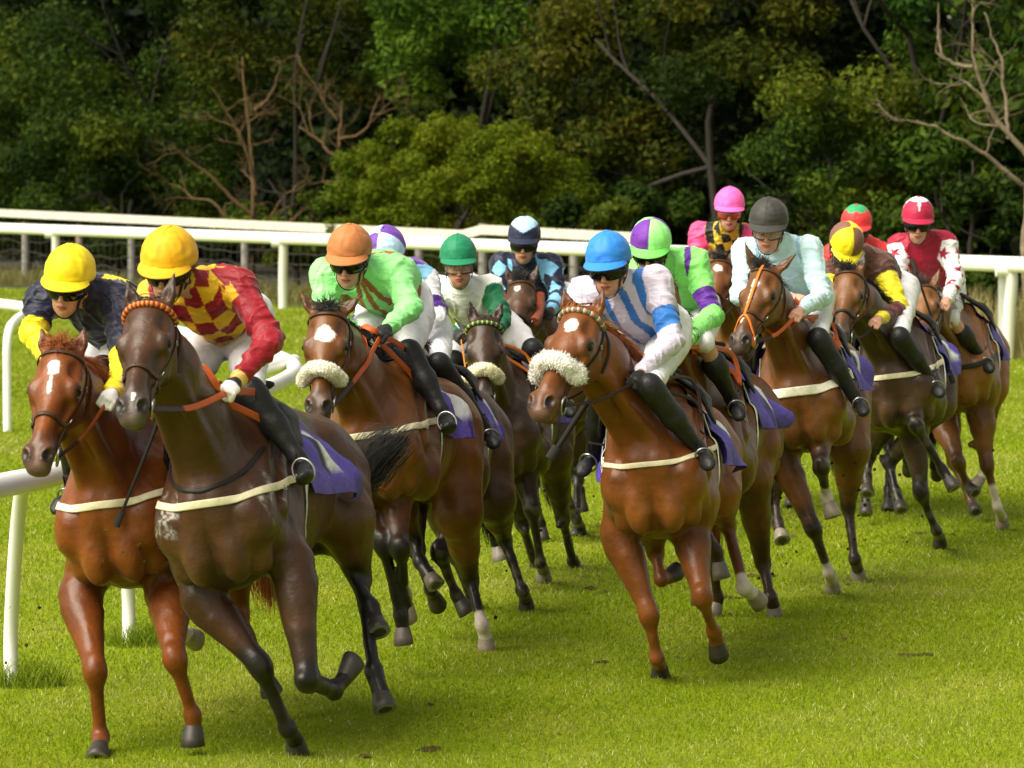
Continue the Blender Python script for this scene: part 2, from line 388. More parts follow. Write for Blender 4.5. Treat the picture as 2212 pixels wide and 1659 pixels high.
# ================================================================== inner running rail (bends round on the left)
WHITE = (.80, .80, .77)
railpts = [(-3.0, 12.5), (-2.95, 15.5), (-2.62, 18.1), (-2.38, 19.25), (-2.21, 19.9), (-2.10, 20.9), (-1.98, 22.6), (-1.84, 24.6), (-1.66, 27.0), (-1.55, 29.6), (-1.75, 31.7), (-2.25, 33.8), (-3.1, 37.3), (-4.3, 41), (-5.6, 44.5), (-7.4, 49), (-10, 55)]
rp = spline([(x, y, 1.08) for x, y in railpts], 150)
RR = empty('running_rail', (-2.33, 20, 0), 'white plastic inner running rail bending round beside the leading horses', 'rail')
mb = MB(); tube(mb, rp, .058, 14, WHITE); mb.build('rail', M_RAIL, RR)
def curved_post(root, top, foot, r=.045, shank=.2, name='post'):
    top = np.asarray(top, float); foot = np.asarray(foot, float)
    out = foot - top; out[2] = 0; P = [top + (0, 0, -.0), top + out * .55 + (0, 0, -.015), top + out * .86 + (0, 0, -.08), top + out * .985 + (0, 0, -.22), foot * (1, 1, 0) + (0, 0, top[2] * .45), foot]
    mb = MB(); tube(mb, spline(P, 26), r, 12, WHITE); mb.build(name, M_RAIL, root)
def straight_post(root, px_top, px_bot, D, r=.05):
    b = gnd(*px_bot); k = np.argmin(abs(rp[:75, 1] - b[1] + .85)); a = rp[k]; m = b * .8 + a * .2
    mb = MB(); tube(mb, spline([a, a * .45 + b * .55 + (0, 0, .47), b * .97 + a * .03 + (0, 0, .3), b - (0, 0, .05)], 20), r, 12, WHITE); mb.build('post', M_RAIL, root)
straight_post(RR, (46, 1060), (24, 1478), 20.4, .036)
straight_post(RR, (281, 1100), (278, 1392), 22.4, .036)
straight_post(RR, (407, 1000), (405, 1322), 24.2, .036)
curved_post(RR, at(135, 655, 42.2) * (1, 1, 0) + (0, 0, 1.13), gnd(16, 932), .042)
curved_post(RR, (-1.62, 31.0, 1.10), (-1.95, 29.3, 0), .05)
straight_post(RR, (-60, 1100), (-80, 1700), 17.4, .05)
mb = MB()
for px, py in ((24, 1476), (278, 1390), (405, 1320)):
    c = gnd(px, py); tuft(mb, (c[0] + .08, c[1] - .05), .2, 500, .05, .16, .003, (.13, .20, .006), (.20, .27, .01), .6)
tag(mb.build('grass_tufts', M_GRASSB, smooth=False, origin=(0, 0, 0)), 'longer uncut grass round the feet of the inner rail posts', 'grass', kind='stuff')

# ================================================================== outer rail, back fence, wire
OR = empty('running_rail', (*fence_pt(0), 0), 'white outer running rail crossing the picture below the trees', 'rail')
def fp3(u, off, z): p = fence_pt(u, off); return np.array((p[0], p[1], z))
mb = MB(); tube(mb, [fp3(u, 0, 1.25) for u in np.linspace(-30, 60, 60)], .105, 14, (.82, .82, .78), flat=.8); mb.build('rail', M_RAIL, OR)
def u_of(px, off=0.0):         # metres along the fence that stand where the photo shows a post
    us = np.linspace(-70, 60, 7000); A = np.array([fence_pt(u, off) for u in us]); s = CX + FPX * A[:, 0] / A[:, 1]; return us[np.argmin(abs(s - px))]
for px in (115, 606, 1690, 2178):
    u = u_of(px); t = fp3(u, 0, 1.22); f = fp3(u + .02, .0, 0) + np.array((.02, .3, 0))
    P = [t + np.array((-.16, 0, -.05)), t + np.array((0, .01, -.06)), t + np.array((.05, .02, -.17)), (t + f) / 2 + np.array((.02, 0, 0)), f]
    mb = MB(); tube(mb, spline(P, 18), .08, 12, (.8, .8, .76)); mb.build('post', M_RAIL, OR)
u = u_of(2150); mb = MB(); box(mb, fp3(u, .15, .6), (.17, .07, 1.2), col=(.5, .52, .47)); mb.build('post', M_RAIL, OR, smooth=False)
BF = empty('wooden_fence', (*fence_pt(5, 3), 0), 'weathered post and rail fence with wire netting just behind the white outer rail', 'fence')
mb = MB(); 
for i, (a, b) in enumerate(((-14, u_of(1000, 2.2)), (u_of(1000, 2.2), u_of(1043, 2.2)), (u_of(1043, 2.2), u_of(1440, 2.2)))):
    z0 = (1.55, 1.33, 1.43)[i]; z1 = (1.33, 1.43, 1.36)[i]
    P0, P1 = fp3(a, 2.2, z0), fp3(b, 2.2, z1); d = nrm(P1 - P0); n2 = nrm(np.cross(d, Z)); R = np.stack([d, n2, np.cross(d, n2)], 1)
    m1 = MB(); box(m1, (P0 + P1) / 2, (np.linalg.norm(P1 - P0) - .01, .06, .16), R, (.60, .57, .48)); m1.build('top_board', M_WOOD, BF, smooth=False)
for px in (-60, 55, 172, 284, 410, 529, 720, 905, 1043, 1240, 1420):
    u = u_of(px, 2.35); z = 1.53 if px in (1043, ) else 1.3
    m1 = MB(); tube(m1, [fp3(u, 2.35, 0), fp3(u + .01, 2.35, z * .5), fp3(u, 2.35, z)], [.085, .08, .075], 9, (.24, .23, .20) if px not in (172, 410) else (.25, .19, .13)); m1.build('post', M_WOOD, BF)
mw = MB()
for k, z in enumerate((.18, .42, .66, .9, 1.12)):
    P = [fp3(u, 2.25, z + .035 * math.sin(u * 1.9 + k * 2) + .02 * math.sin(u * 5.3 + k)) for u in np.linspace(-12, 30, 150)]
    tube(mw, P, .007, 4, (.06, .05, .045))
for u in np.arange(-12, 30, .3): tube(mw, [fp3(u, 2.25, .15), fp3(u + .03, 2.25, 1.14)], .004, 3, (.06, .05, .045))
mw.build('wire_netting', M_WOOD, BF)

# rough grass along the foot of the fences
mb = MB()
for u in np.arange(-20, 46, .22):
    p = fp3(u, 1.0 + rng.random() * 2.2, 0)
    s = 1.0 if u < 30 else 1.5
    tuft(mb, p, .35, 46, .12 * s, .42 * s, .010, (.10, .12, .02), (.30, .26, .10), .4)
tag(mb.build('rough_grass', M_GRASSB, smooth=False, origin=(0, 0, 0)), 'rough long grass and weeds between outer rail and trees', 'grass', kind='stuff')
mb = MB()
for u in np.arange(30.5, 46, .10):
    p = fp3(u, .25 + rng.random() * 1.6, 0); tuft(mb, p, .25, 34, .45, 1.0, .009, (.50, .42, .22), (.34, .32, .10), .16)
tag(mb.build('tall_dry_grass', M_GRASSB, smooth=False, origin=(0, 0, 0)), 'tall straw coloured seeding grass at the rail by the far horse', 'grass', kind='stuff')

# ================================================================== trees
def branch(mb, p, d, L, r, depth, bend=.35, c=(.10, .07, .04), split=(2, 3), r_=None):
    r_ = r_ or rng; n = 7; P = [p]; dd = nrm(d)
    for i in range(n):
        dd = nrm(dd + r_.normal(size=3) * bend * .35); P.append(P[-1] + dd * L / n)
    P = np.array(P); tube(mb, P, np.linspace(r, r * .55, n + 1), 6 if r > .03 else 4, c)
    ends = [(P[-1], dd)]
    if depth > 0:
        for k in range(r_.integers(*split) + 1):
            i = r_.integers(3, n + 1); nd = nrm(dd + r_.normal(size=3) * .65); ends += branch(mb, P[i], nd, L * (.55 + .3 * r_.random()), r * .52, depth - 1, bend, c, split, r_)
    return ends
def leaves(mb, blobs, n, size, cols, seed, flat=.75):
    """blobs: (centre, radius) clumps; leaf-sized faces on their outer shells"""
    r = np.random.default_rng(seed); C = np.array([b[0] for b in blobs]); Rr = np.array([b[1] for b in blobs]); w = Rr ** 2; w /= w.sum()
    k = r.choice(len(blobs), n, p=w); d = r.normal(size=(n, 3)); d[:, 2] *= .85; d /= np.linalg.norm(d, axis=1)[:, None]
    rad = Rr[k] * (1 - .5 * r.random(n) ** 1.8) * (1 + .28 * noise(d * 2 + C[k], 1.0)); P = C[k] + d * rad[:, None] * (1, 1, flat)
    nn = d + r.normal(size=(n, 3)) * .6 + (0, 0, .35); nn /= np.linalg.norm(nn, axis=1)[:, None]
    t = np.cross(nn, r.normal(size=(n, 3))); t /= np.linalg.norm(t, axis=1)[:, None]; b = np.cross(nn, t)
    s = size * (.55 + .9 * r.random(n))[:, None]
    v = np.stack([P - t * s, P - b * s * .42 + t * s * .1, P + t * s, P + b * s * .42 + t * s * .1], 1).reshape(-1, 3)
    cols = np.array(cols); ci = np.clip(((noise(C[k], .8, seed * .37) * .5 + .5) * len(cols) + r.normal(size=n) * .7).astype(int), 0, len(cols) - 1)
    c = cols[ci] * (.65 + .7 * r.random(n))[:, None]
    mb.add(v, np.arange(4 * n).reshape(-1, 4), np.repeat(c, 4, 0))
def tree(px, off, H, rx, z0, n, cols, label, size=.07, seed=1, nb=46, name='tree', cat='tree', group='trees behind the outer rail', ry=None, trunk=.09, low=.5, tz=.5):
    r = np.random.default_rng(seed); u = u_of(px, off); base = fp3(u, off, 0); root = empty(name, base, label, cat, group)
    tm = MB(); ends = branch(tm, base, (r.normal() * .1, r.normal() * .1, 1), H * tz, trunk, 2, .3, (.022, .017, .012), r_=r); tm.build('trunk', M_BARK, root)
    cz = (z0 + H) / 2; hz = (H - z0) / 2; ry = ry or rx * .8; blobs = []
    for i in range(nb):
        d = nrm(r.normal(size=3)); q = .45 + .55 * r.random() ** .5; c = base + np.array((d[0] * rx * q, d[1] * ry * q, cz + d[2] * hz * q))
        c[2] = max(c[2], .3); blobs.append((c, (.34 + .5 * r.random()) * min(rx, hz) * low))
    lm = MB(); leaves(lm, blobs, n, size, cols, seed)
    lm.build('crown', M_LEAF, root, smooth=False); return root
DK = [(.010, .024, .002), (.020, .042, .003), (.034, .060, .004), (.058, .080, .005)]
MD = [(.016, .036, .003), (.034, .064, .004), (.058, .092, .005), (.09, .11, .007)]
YL = [(.070, .105, .003), (.088, .122, .003), (.105, .138, .004), (.125, .142, .005)]
BR = [(.013, .026, .002), (.028, .044, .003), (.048, .062, .004), (.078, .076, .006)]
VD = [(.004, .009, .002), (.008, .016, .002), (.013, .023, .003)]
# far dark mass of wood (nothing countable), then the trees one can tell apart
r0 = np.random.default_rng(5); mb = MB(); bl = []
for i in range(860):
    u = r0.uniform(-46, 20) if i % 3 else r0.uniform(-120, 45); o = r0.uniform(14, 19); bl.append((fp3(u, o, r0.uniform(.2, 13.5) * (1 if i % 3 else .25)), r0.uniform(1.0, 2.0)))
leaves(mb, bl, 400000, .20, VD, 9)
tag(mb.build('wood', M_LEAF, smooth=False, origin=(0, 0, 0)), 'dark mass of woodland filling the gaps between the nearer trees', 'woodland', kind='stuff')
tree(60, 6.5, 5.9, 3.0, .6, 30000, DK, 'dense dark green tree at the far left above the leading jockeys', seed=11, nb=60)
tree(330, 7.5, 7.3, 2.7, 1.2, 26000, DK, 'dark green tree just left of the bare brown branches', seed=12, nb=52)
tree(250, 5.2, 3.6, 2.3, .4, 15000, DK, 'low dark bush in front of the trees, behind the yellow helmets', seed=13, nb=34, name='bush', cat='bush')
tree(640, 8.5, 8.2, 2.4, 3.6, 20000, BR, 'brownish green tree overhanging the bare branches', seed=14, nb=44, tz=.7, trunk=.07)
tree(985, 4.4, 3.45, 2.35, .5, 70000, YL, 'rounded yellow green bush in the centre behind the rail', seed=15, nb=150, name='bush', cat='bush', size=.042, low=.36, tz=.35, trunk=.08)
tree(640, 5.0, 2.3, 1.8, .4, 9000, MD, 'low green bush beneath the bare brown branches', seed=16, nb=26, name='bush', cat='bush')
tree(1010, 8.5, 8.6, 2.0, 3.4, 20000, [(.025, .060, .004), (.050, .10, .006), (.075, .13, .008)], 'fresh bright green tree high above the central bush', seed=17, nb=40, tz=.7, trunk=.09)
tree(1300, 9.0, 6.9, 2.1, .8, 24000, BR, 'olive brown tree right of the central bush', seed=18, nb=48, trunk=.03)
tree(1560, 8.5, 8.4, 1.9, 3.3, 17000, BR, 'brown tinged tree above the pink helmet', seed=19, nb=36, tz=.7, trunk=.09)
tree(1370, 4.8, 2.2, 1.6, .3, 9000, DK, 'low dark bush left of the pink helmet', seed=20, nb=24, name='bush', cat='bush')
tree(1840, 5.6, 4.1, 1.75, .4, 22000, MD, 'spreading mid green bush behind the black and red helmets', seed=21, nb=42, name='bush', cat='bush', size=.055)
tree(2110, 7.2, 8.0, 1.75, 1.6, 22000, [(.020, .052, .005), (.036, .078, .007), (.055, .10, .009)], 'fresh green tree at the far right with bare grey limbs in front', seed=22, nb=42, tz=.6)
tree(2120, 4.2, 2.5, 1.5, .3, 12000, DK, 'dark bush behind the rail at the far right', seed=23, nb=26, name='bush', cat='bush')
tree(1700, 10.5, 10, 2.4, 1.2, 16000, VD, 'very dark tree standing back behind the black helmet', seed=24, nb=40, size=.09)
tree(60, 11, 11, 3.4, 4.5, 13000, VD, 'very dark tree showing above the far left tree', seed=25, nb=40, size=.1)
for k, (px, h, cc_) in enumerate(((-190, 7.2, DK), (-420, 8.4, MD), (-700, 7.6, DK), (-1000, 9.0, BR), (2420, 7.5, DK), (2700, 8.2, MD))):   # the belt runs on past the frame
    tree(px, 7.5, h, 3.0, .8, 9000, cc_, ['tall dark green tree', 'tall mid green tree', 'dark tree', 'big olive tree', 'dark green tree', 'tall green tree'][k] + (' of the belt, number ' * 0) + [' nearest beyond the photo edge past the leading horses', ' second beyond the photo edge past the leaders', ' third beyond the photo edge past the leaders', ' fourth beyond the photo edge past the leaders', ' just beyond the leafless grey tree', ' second beyond the leafless grey tree'][k], seed=60 + k, nb=40, size=.11)
# bare trees, drawn as whole branching limbs
def bare(px, off, label, col, limbs, seed, group='bare branched trees in the hedge'):
    u = u_of(px, off); base = fp3(u, off, 0); D = base[1]; root = empty('bare_tree', base, label, 'tree', group); r = np.random.default_rng(seed)
    mb = MB(); tw = mb
    for limb in limbs:
        P = [at(x, y, D + dz) for x, y, dz in limb[1]]; S = spline(P, 24); S = S + np.cumsum(r.normal(size=S.shape) * .012, 0); tube(mb, S, np.linspace(limb[0], limb[0] * .35, 24), 7, col)
        for k in range(max(1, int(limb[2] * .6))):
            i = r.integers(5, 23); d = S[i] - S[i - 1]; branch(tw, S[i], nrm(d) + r.normal(size=3) * .75, .35 + .55 * r.random(), limb[0] * .38, 2, .5, np.array(col) * .9, r_=r)
    mb.build('trunk', M_BARK, root)
bare(560, 4.4, 'bare brown branched shrub in front of the dark trees', (.10, .058, .018), [
    (.05, [(545, 640, 0), (552, 420, 0), (548, 300, .2), (530, 120, .4)], 7), (.04, [(552, 420, 0), (520, 300, -.3), (470, 190, -.5)], 7),
    (.04, [(548, 470, 0), (470, 400, -.2), (395, 340, -.4), (372, 310, -.5)], 6), (.035, [(549, 240, .2), (580, 205, .2), (600, 150, .2)], 4),
    (.035, [(545, 560, 0), (470, 455, .3), (400, 430, .5), (378, 380, .5)], 6), (.04, [(547, 560, 0), (640, 480, -.3), (700, 440, -.5)], 8), (.035, [(550, 540, 0), (600, 440, .2), (640, 400, .4)], 7)], 31)
bare(725, 5.6, 'twisted bare brown shrub beside the yellow green bush', (.11, .065, .02), [
    (.045, [(735, 560, 0), (725, 330, 0), (735, 215, 0)], 12), (.035, [(727, 340, 0), (680, 310, .1), (640, 290, .2)], 8), (.03, [(730, 300, 0), (790, 270, 0), (820, 200, 0)], 8), (.03, [(730, 260, 0), (690, 200, 0), (650, 110, 0)], 7)], 32)
bare(2225, 3.6, 'leafless grey limbed tree leaning in at the far right', (.20, .155, .10), [
    (.075, [(2235, 760, 0), (2205, 560, 0), (2207, 420, 0), (2225, 250, 0)], 2), (.045, [(2230, 350, 0), (2150, 250, 0), (2100, 140, -.2), (2092, 20, -.3)], 5),
    (.035, [(2205, 400, 0), (2120, 330, -.2), (2040, 290, -.4), (1975, 262, -.5)], 4), (.03, [(2100, 145, -.2), (2045, 115, -.3), (2035, 20, -.4)], 3),
    (.03, [(2180, 300, 0), (2170, 150, .3), (2130, 30, .3)], 4)], 33)

# ================================================================== HORSES
PURPLE = hexc('5646a6'); CREAM = hexc('d9d0b0'); BLACKL = (.012, .010, .009); BROWNL = (.055, .028, .016); ORANGE = hexc('b5521c'); TAN = hexc('9a4a22')
def head_frame(P, N, yaw, roll=0):
    a = nrm(N - P); y = math.radians(yaw); h = np.array((-math.sin(y), -math.cos(y), 0)); l = np.cross(Z, h)
    s = nrm(l - a * (a @ l)); n = np.cross(a, s)
    if roll: r = math.radians(roll); s, n = s * math.cos(r) + n * math.sin(r), n * math.cos(r) - s * math.sin(r)
    return a, n, s
# default leg joints in the horse frame (x forward, y left, z up) for legs the photo hides: gathered gallop
LEGDEF = {'F0': [(.30, .15, .62), (.10, .14, .40), (-.02, .13, .34)], 'F1': [(.35, .13, .50), (.52, .12, .20), (.60, .12, .02)],
          'H0': [(-1.28, .13, .62), (-1.55, .12, .35), (-1.66, .12, .30)], 'H1': [(-1.05, .14, .52), (-.72, .13, .20), (-.60, .13, .03)]}
def make_horse(sp):
    S = sp.get('S', 1.0); vox = sp.get('vox', .011)
    W = at(*sp['W'], sp['D'])
    C = solve(W, *sp['C'], .98 * S, 'f')
    f = nrm(W - C); roll = math.radians(sp.get('roll', 6))       # lean towards the inside of the bend
    l0 = nrm(np.cross(Z, f)); u0 = np.cross(f, l0); l = l0 * math.cos(roll) + u0 * math.sin(roll); u = u0 * math.cos(roll) - l0 * math.sin(roll)
    R3 = np.stack([f, l, u])
    def T(x, y, z): return W + S * (f * x + l * y + u * (z - 1.60))
    def E(s, c, rad, k=.05, sub=False, R=R3): s.ell(T(*c), R, np.array(rad) * S, k * S, sub)
    H = dict(T=T, f=f, l=l, u=u, W=W, S=S, sp=sp)
    # joints
    P = solve(W, *sp['poll'], sp.get('neck', .80) * S, 'n'); N = solve(P, *sp['nose'], .60 * S, sp.get('nsgn', 'n'))
    a, n, s_ = head_frame(P, N, sp.get('yaw', 15), sp.get('hroll', 0)); hs = S * sp.get('hs', 1.0)
    def HP(x, y, z): return P + hs * (a * x + n * y + s_ * z)
    H.update(P=P, a=a, n=n, s=s_, HP=HP)
    RH = np.stack([a, n, s_])
    def EH(s, c, rad, k=.03, sub=False, R=RH): s.ell(HP(*c), R, np.array(rad) * hs, k * hs, sub)
    b = SDF()
    # ---- trunk
    E(b, (-.45, 0, 1.23), (.60, .265, .345), .05); E(b, (-.85, 0, 1.25), (.42, .235, .27), .08); E(b, (.05, 0, 1.18), (.30, .20, .30), .08)
    b.cap(T(0, 0, 1.50), T(-.42, 0, 1.455), .085 * S, .10 * S, .10 * S, flat=(l, .75)); b.cap(T(-.42, 0, 1.45), T(-.95, 0, 1.47), .11 * S, .12 * S, .1 * S)
    E(b, (-1.08, 0, 1.36), (.33, .20, .22), .08)
    for y in (-1, 1):
        E(b, (-1.15, y * .125, 1.24), (.28, .130, .30), .05); E(b, (-1.34, y * .09, 1.22), (.13, .11, .22), .07); E(b, (-1.05, y * .19, 1.40), (.13, .07, .09), .08)
        b.cap(T(-.12, y * .10, 1.50), T(.22, y * .155, 1.16), .085 * S, .11 * S, .05 * S, flat=(l, .8))
        E(b, (.27, y * .15, 1.10), (.085, .085, .11), .04); E(b, (.27, y * .075, 1.02), (.10, .075, .16), .035)
        E(b, (-.06, y * .195, 1.08), (.17, .075, .17), .05); b.cap(T(.22, y * .15, 1.08), T(-.02, y * .17, .95), .10 * S, .09 * S, .05 * S)
    E(b, (.08, 0, .98), (.20, .14, .14), .06)
    for y in (-1, 1):                                      # separate muscle bellies
        b.cap(T(-.02, y * .150, 1.44), T(.24, y * .185, 1.14), .050 * S, .058 * S, .018 * S); b.cap(T(-.15, y * .175, 1.42), T(.10, y * .215, 1.14), .055 * S, .055 * S, .018 * S)
        b.cap(T(-.20, y * .205, 1.26), T(-.04, y * .215, 1.00), .075 * S, .060 * S, .02 * S); b.cap(T(.33, y * .045, 1.20), T(.30, y * .060, .98), .062 * S, .060 * S, .014 * S); b.cap(T(.30, y * .15, 1.14), T(.20, y * .15, .94), .065 * S, .060 * S, .018 * S)
        b.cap(T(-1.02, y * .17, 1.42), T(-.98, y * .22, 1.12), .075 * S, .075 * S, .02 * S); b.cap(T(-1.18, y * .17, 1.42), T(-1.14, y * .215, 1.08), .072 * S, .070 * S, .018 * S); b.cap(T(-1.34, y * .12, 1.36), T(-1.28, y * .17, 1.02), .075 * S, .065 * S, .018 * S)
    # ---- neck
    head_in = HP(.10, -.10, 0); base = T(.10, 0, 1.36); low = T(.22, 0, 1.20)
    side = lambda t: nrm(l * (1 - t) + s_ * t)
    mid1 = base * .68 + head_in * .32 + u * .015 * S; mid2 = base * .34 + head_in * .66 + u * .03 * S
    b.cap(base, mid1, .225 * S, .165 * S, .07 * S, flat=(side(.15), .66)); b.cap(mid1, mid2, .165 * S, .135 * S, .05 * S, flat=(side(.5), .72)); b.cap(mid2, head_in, .135 * S, .115 * S, .05 * S, flat=(side(.85), .78))
    b.cap(T(-.02, 0, 1.53), HP(.02, -.07, 0) * .55 + mid1 * .45 + u * .02, .06 * S, .05 * S, .07 * S, flat=(l, .7)); b.cap(low, mid1, .15 * S, .12 * S, .09 * S, flat=(l, .8))
    for y in (-1, 1): b.cap(T(.24, y * .07, 1.20), HP(.16, -.16, y * .05), .035 * S, .03 * S, .035 * S)      # brachiocephalic ridge
    # ---- head
    EH(b, (.09, -.06, 0), (.12, .085, .09), .04); EH(b, (.19, -.075, 0), (.13, .085, .098), .04)
    b.cap(HP(.24, -.075, 0), HP(.49, -.058, 0), .070 * hs, .046 * hs, .05 * hs, flat=(s_, .86)); b.cap(HP(.30, -.032, 0), HP(.48, -.028, 0), .026 * hs, .022 * hs, .03 * hs)
    for y in (-1, 1):
        EH(b, (.185, -.155, y * .048), (.105, .10, .036), .035)
        b.cap(HP(.26, -.165, y * .03), HP(.47, -.108, y * .02), .036 * hs, .026 * hs, .035 * hs)
        EH(b, (.215, -.048, y * .083), (.046, .034, .026), .025); b.cap(HP(.15, -.02, y * .055), HP(.21, -.025, y * .082), .022 * hs, .014 * hs, .03 * hs)
        b.cap(HP(.25, -.085, y * .083), HP(.38, -.085, y * .055), .012 * hs, .008 * hs, .03 * hs)
        EH(b, (.555, -.042, y * .040), (.048, .034, .028), .02); EH(b, (.585, -.075, y * .025), (.032, .035, .028), .02)
    EH(b, (.525, -.072, 0), (.075, .052, .055), .03); EH(b, (.60, -.085, 0), (.026, .036, .040), .02)
    ch = .02 if sp.get('mouth') else 0
    b.cap(HP(.47, -.118 - ch, 0), HP(.555, -.137 - ch * 1.6, 0), .034 * hs, .030 * hs, .02 * hs, flat=(s_, 1.15))
    for y in (-1, 1):
        EH(b, (.135, -.010, y * .080), (.038, .022, .022), .03, True); b.cap(HP(.29, -.055, y * .078), HP(.42, -.062, y * .064), .012 * hs, .010 * hs, .03 * hs, sub=True); b.cap(HP(.10, -.17, y * .095), HP(.17, -.235, y * .085), .010 * hs, .008 * hs, .03 * hs, sub=True)                          # temple hollow
        EH(b, (.215, -.048, y * .107), (.024, .018, .016), .008, True)                        # eye socket
        EH(b, (.575, -.026, y * .053), (.029, .020, .022), .010, True)                        # nostril
        b.cap(HP(.595, -.112, y * .05), HP(.50, -.104, y * .05), .005 * hs, .004 * hs, .012 * hs, sub=True)
    b.cap(HP(.61, -.112, -.05), HP(.61, -.112, .05), .005 * hs, k=.012 * hs, sub=True)
    # ears
    ears = sp.get('ears'); ear_pts = []
    for i, y in enumerate((-1, 1)):
        eb = HP(.015, -.045, y * .062)
        if ears: et = at(*ears[i], eb[1] + .02); et = eb + nrm(et - eb) * min(max(np.linalg.norm(et - eb), .12), .19) * 1.0
        else: et = eb + hs * .165 * nrm(-a * .9 + n * .1 + s_ * y * .32)
        d = nrm(et - eb); sd_ = nrm(np.cross(d, n)); fr = nrm(np.cross(sd_, d)); fr = fr if fr @ n > 0 else -fr; mid = eb * .62 + et * .38
        b.cap(eb, mid, .027 * hs, .031 * hs, .025 * hs, flat=(fr, .7)); b.cap(mid, et, .031 * hs, .005 * hs, .01 * hs, flat=(fr, .6))
        b.cap(mid * .8 + eb * .2 + fr * .022 * hs, et * .75 + mid * .25 + fr * .012 * hs, .017 * hs, .004 * hs, .008 * hs, sub=True); ear_pts += [(eb, et, fr)]
    # ---- legs
    legs = {}
    for nm in ('LF', 'RF', 'LH', 'RH'):
        y = 1 if nm[0] == 'L' else -1; front = nm[1] == 'F'; q = sp.get(nm); top = T(.02, y * .155, .93) if front else T(-.96, y * .165, 1.02)
        if isinstance(q, str): J = [top] + [T(x, y * yy, z) for x, yy, z in LEGDEF[q]]
        else:
            q = list(q); td = None
            if len(q) == 4: top = at(q[0][0], q[0][1], top[1] + (q[0][2] if len(q[0]) > 2 else 0)); q = q[1:]
            Ls = (.42, .30, .17) if front else (.45, .38, .17); J = [top]
            for i, (px, py, sg) in enumerate(q):
                if sg == 'g': J.append(gnd(px, py, .0))
                elif isinstance(sg, str) and sg in 'nf': J.append(solve(J[-1], px, py, Ls[i] * S, sg))
                else: J.append(at(px, py, J[-1][1] + sg))
        for j in J[1:]: j[2] = max(j[2], .012)
        legs[nm] = J; t, K, Fk, To = J; Co = Fk * .42 + To * .58
        d_c = nrm(Fk - K); lat = nrm(l - d_c * (l @ d_c)); fw_ = nrm(np.cross(lat, d_c)); 
        if front:
            b.cap(T(.0, y * .165, 1.02), t, .105 * S, .088 * S, .05 * S); b.cap(t, K, .090 * S, .042 * S, .03 * S); m = t * .68 + K * .32; lat2 = nrm(l)
            b.cap(t * .8 + K * .2 + lat2 * y * .02, t * .45 + K * .55, .074 * S, .046 * S, .04 * S)
            b.ell(K, np.stack([d_c, lat, fw_]), np.array((.074, .046, .046)) * S, .035 * S)
            fo = nrm(np.cross(lat, d_c)); fo = fo if fo @ f > 0 else -fo; m1 = t * .75 + K * .25; m2 = t * .30 + K * .70
            b.cap(m1 + fo * .040 * S, m2 + fo * .018 * S, .050 * S, .026 * S, .012 * S); b.cap(m1 - fo * .035 * S + lat * y * .02, m2 - fo * .02 * S + lat * y * .01, .048 * S, .024 * S, .012 * S); b.cap(m1 - lat * y * .04 * S, m2 - lat * y * .015 * S, .045 * S, .022 * S, .012 * S)
        else:
            b.cap(T(-1.12, y * .14, 1.26), t, .19 * S, .125 * S, .06 * S); b.cap(T(-1.30, y * .12, 1.15), t * .5 + K * .5, .12 * S, .065 * S, .07 * S); b.cap(t, K, .115 * S, .043 * S, .05 * S)
            b.ell(K, np.stack([d_c, lat, fw_]), np.array((.065, .040, .050)) * S, .025 * S)
            back = nrm(np.cross(d_c, np.cross(nrm(K - t), d_c))); back = nrm(nrm(t - K) * .35 - nrm(To - Fk) * .0 + nrm(K - (t + Fk) / 2) * .8 - d_c * .4)
            b.cap(K, K + back * .07 * S, .030 * S, .022 * S, .03 * S)
        r = 1.0 if front else 1.06
        b.cap(K, Fk, .036 * S * r, .030 * S * r, .025 * S, flat=(lat, .82)); b.ell(Fk, np.stack([d_c, lat, fw_]), np.array((.045, .036, .042)) * S * r, .02 * S)
        b.cap(Fk, Co, .031 * S * r, .036 * S * r, .015 * S)
    for nm, J in legs.items():                             # tendon behind the cannon, splayed coronet
        t, K, Fk, To = J; d_c = nrm(Fk - K); lat = nrm(l - d_c * (l @ d_c)); bk_ = np.cross(d_c, lat); bk_ = bk_ if bk_ @ f < 0 else -bk_
        b.cap(K + bk_ * .028 * S, Fk + bk_ * .020 * S, .015 * S, .016 * S, .012 * S); b.cap(Fk + bk_ * .03 * S, Fk + bk_ * .035 * S - Z * .01, .018 * S, k=.015 * S)
    v, F = b.mesh(vox); v = smooth_mesh(v, F, 1, .4); nv_ = vnormals(v, F); rl_ = (v - W) / S
    v = v + nv_ * (.0022 * noise(v, 9, sp['id']) + .0016 * (1 - 2 * np.abs(noise(v * (1, 1, .5), 15, 2)))) [:, None] * sstep(.03, .12, np.linalg.norm(v - P, axis=1) - .55 + 0)[:, None]
    H['sdf'] = b; H['legs'] = legs
    # ---- coat colour
    c0 = np.array(sp['coat']) * .66; col = np.tile(c0, (len(v), 1)); rel = (v - W) / S; zz = rel @ u + 1.6; xx = rel @ f
    col *= (1 + .10 * noise(v, 3.0, sp['id'])[:, None])
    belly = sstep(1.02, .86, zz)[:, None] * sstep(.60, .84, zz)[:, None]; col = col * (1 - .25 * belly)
    if sp.get('saddle_dark') is not None: col = col * (1 - .0)
    tan = np.clip(c0 * 1.5 + (.030, .017, .006), 0, .4)
    for y in (-1, 1):
        for q in ((-.85, .24, 1.02, .30), (-.10, .16, .88, .16), (.28, .12, .98, .16)):
            d = np.linalg.norm(v - T(q[0], q[1] * y, q[2]), axis=1); m = sstep(q[3], q[3] * .3, d + .05 * noise(v, 7)) * .55; col = col * (1 - m[:, None]) + tan * m[:, None]
    pts = sp.get('points', 0)                               # how black the lower legs and muzzle are
    dark = np.array((.009, .007, .006))
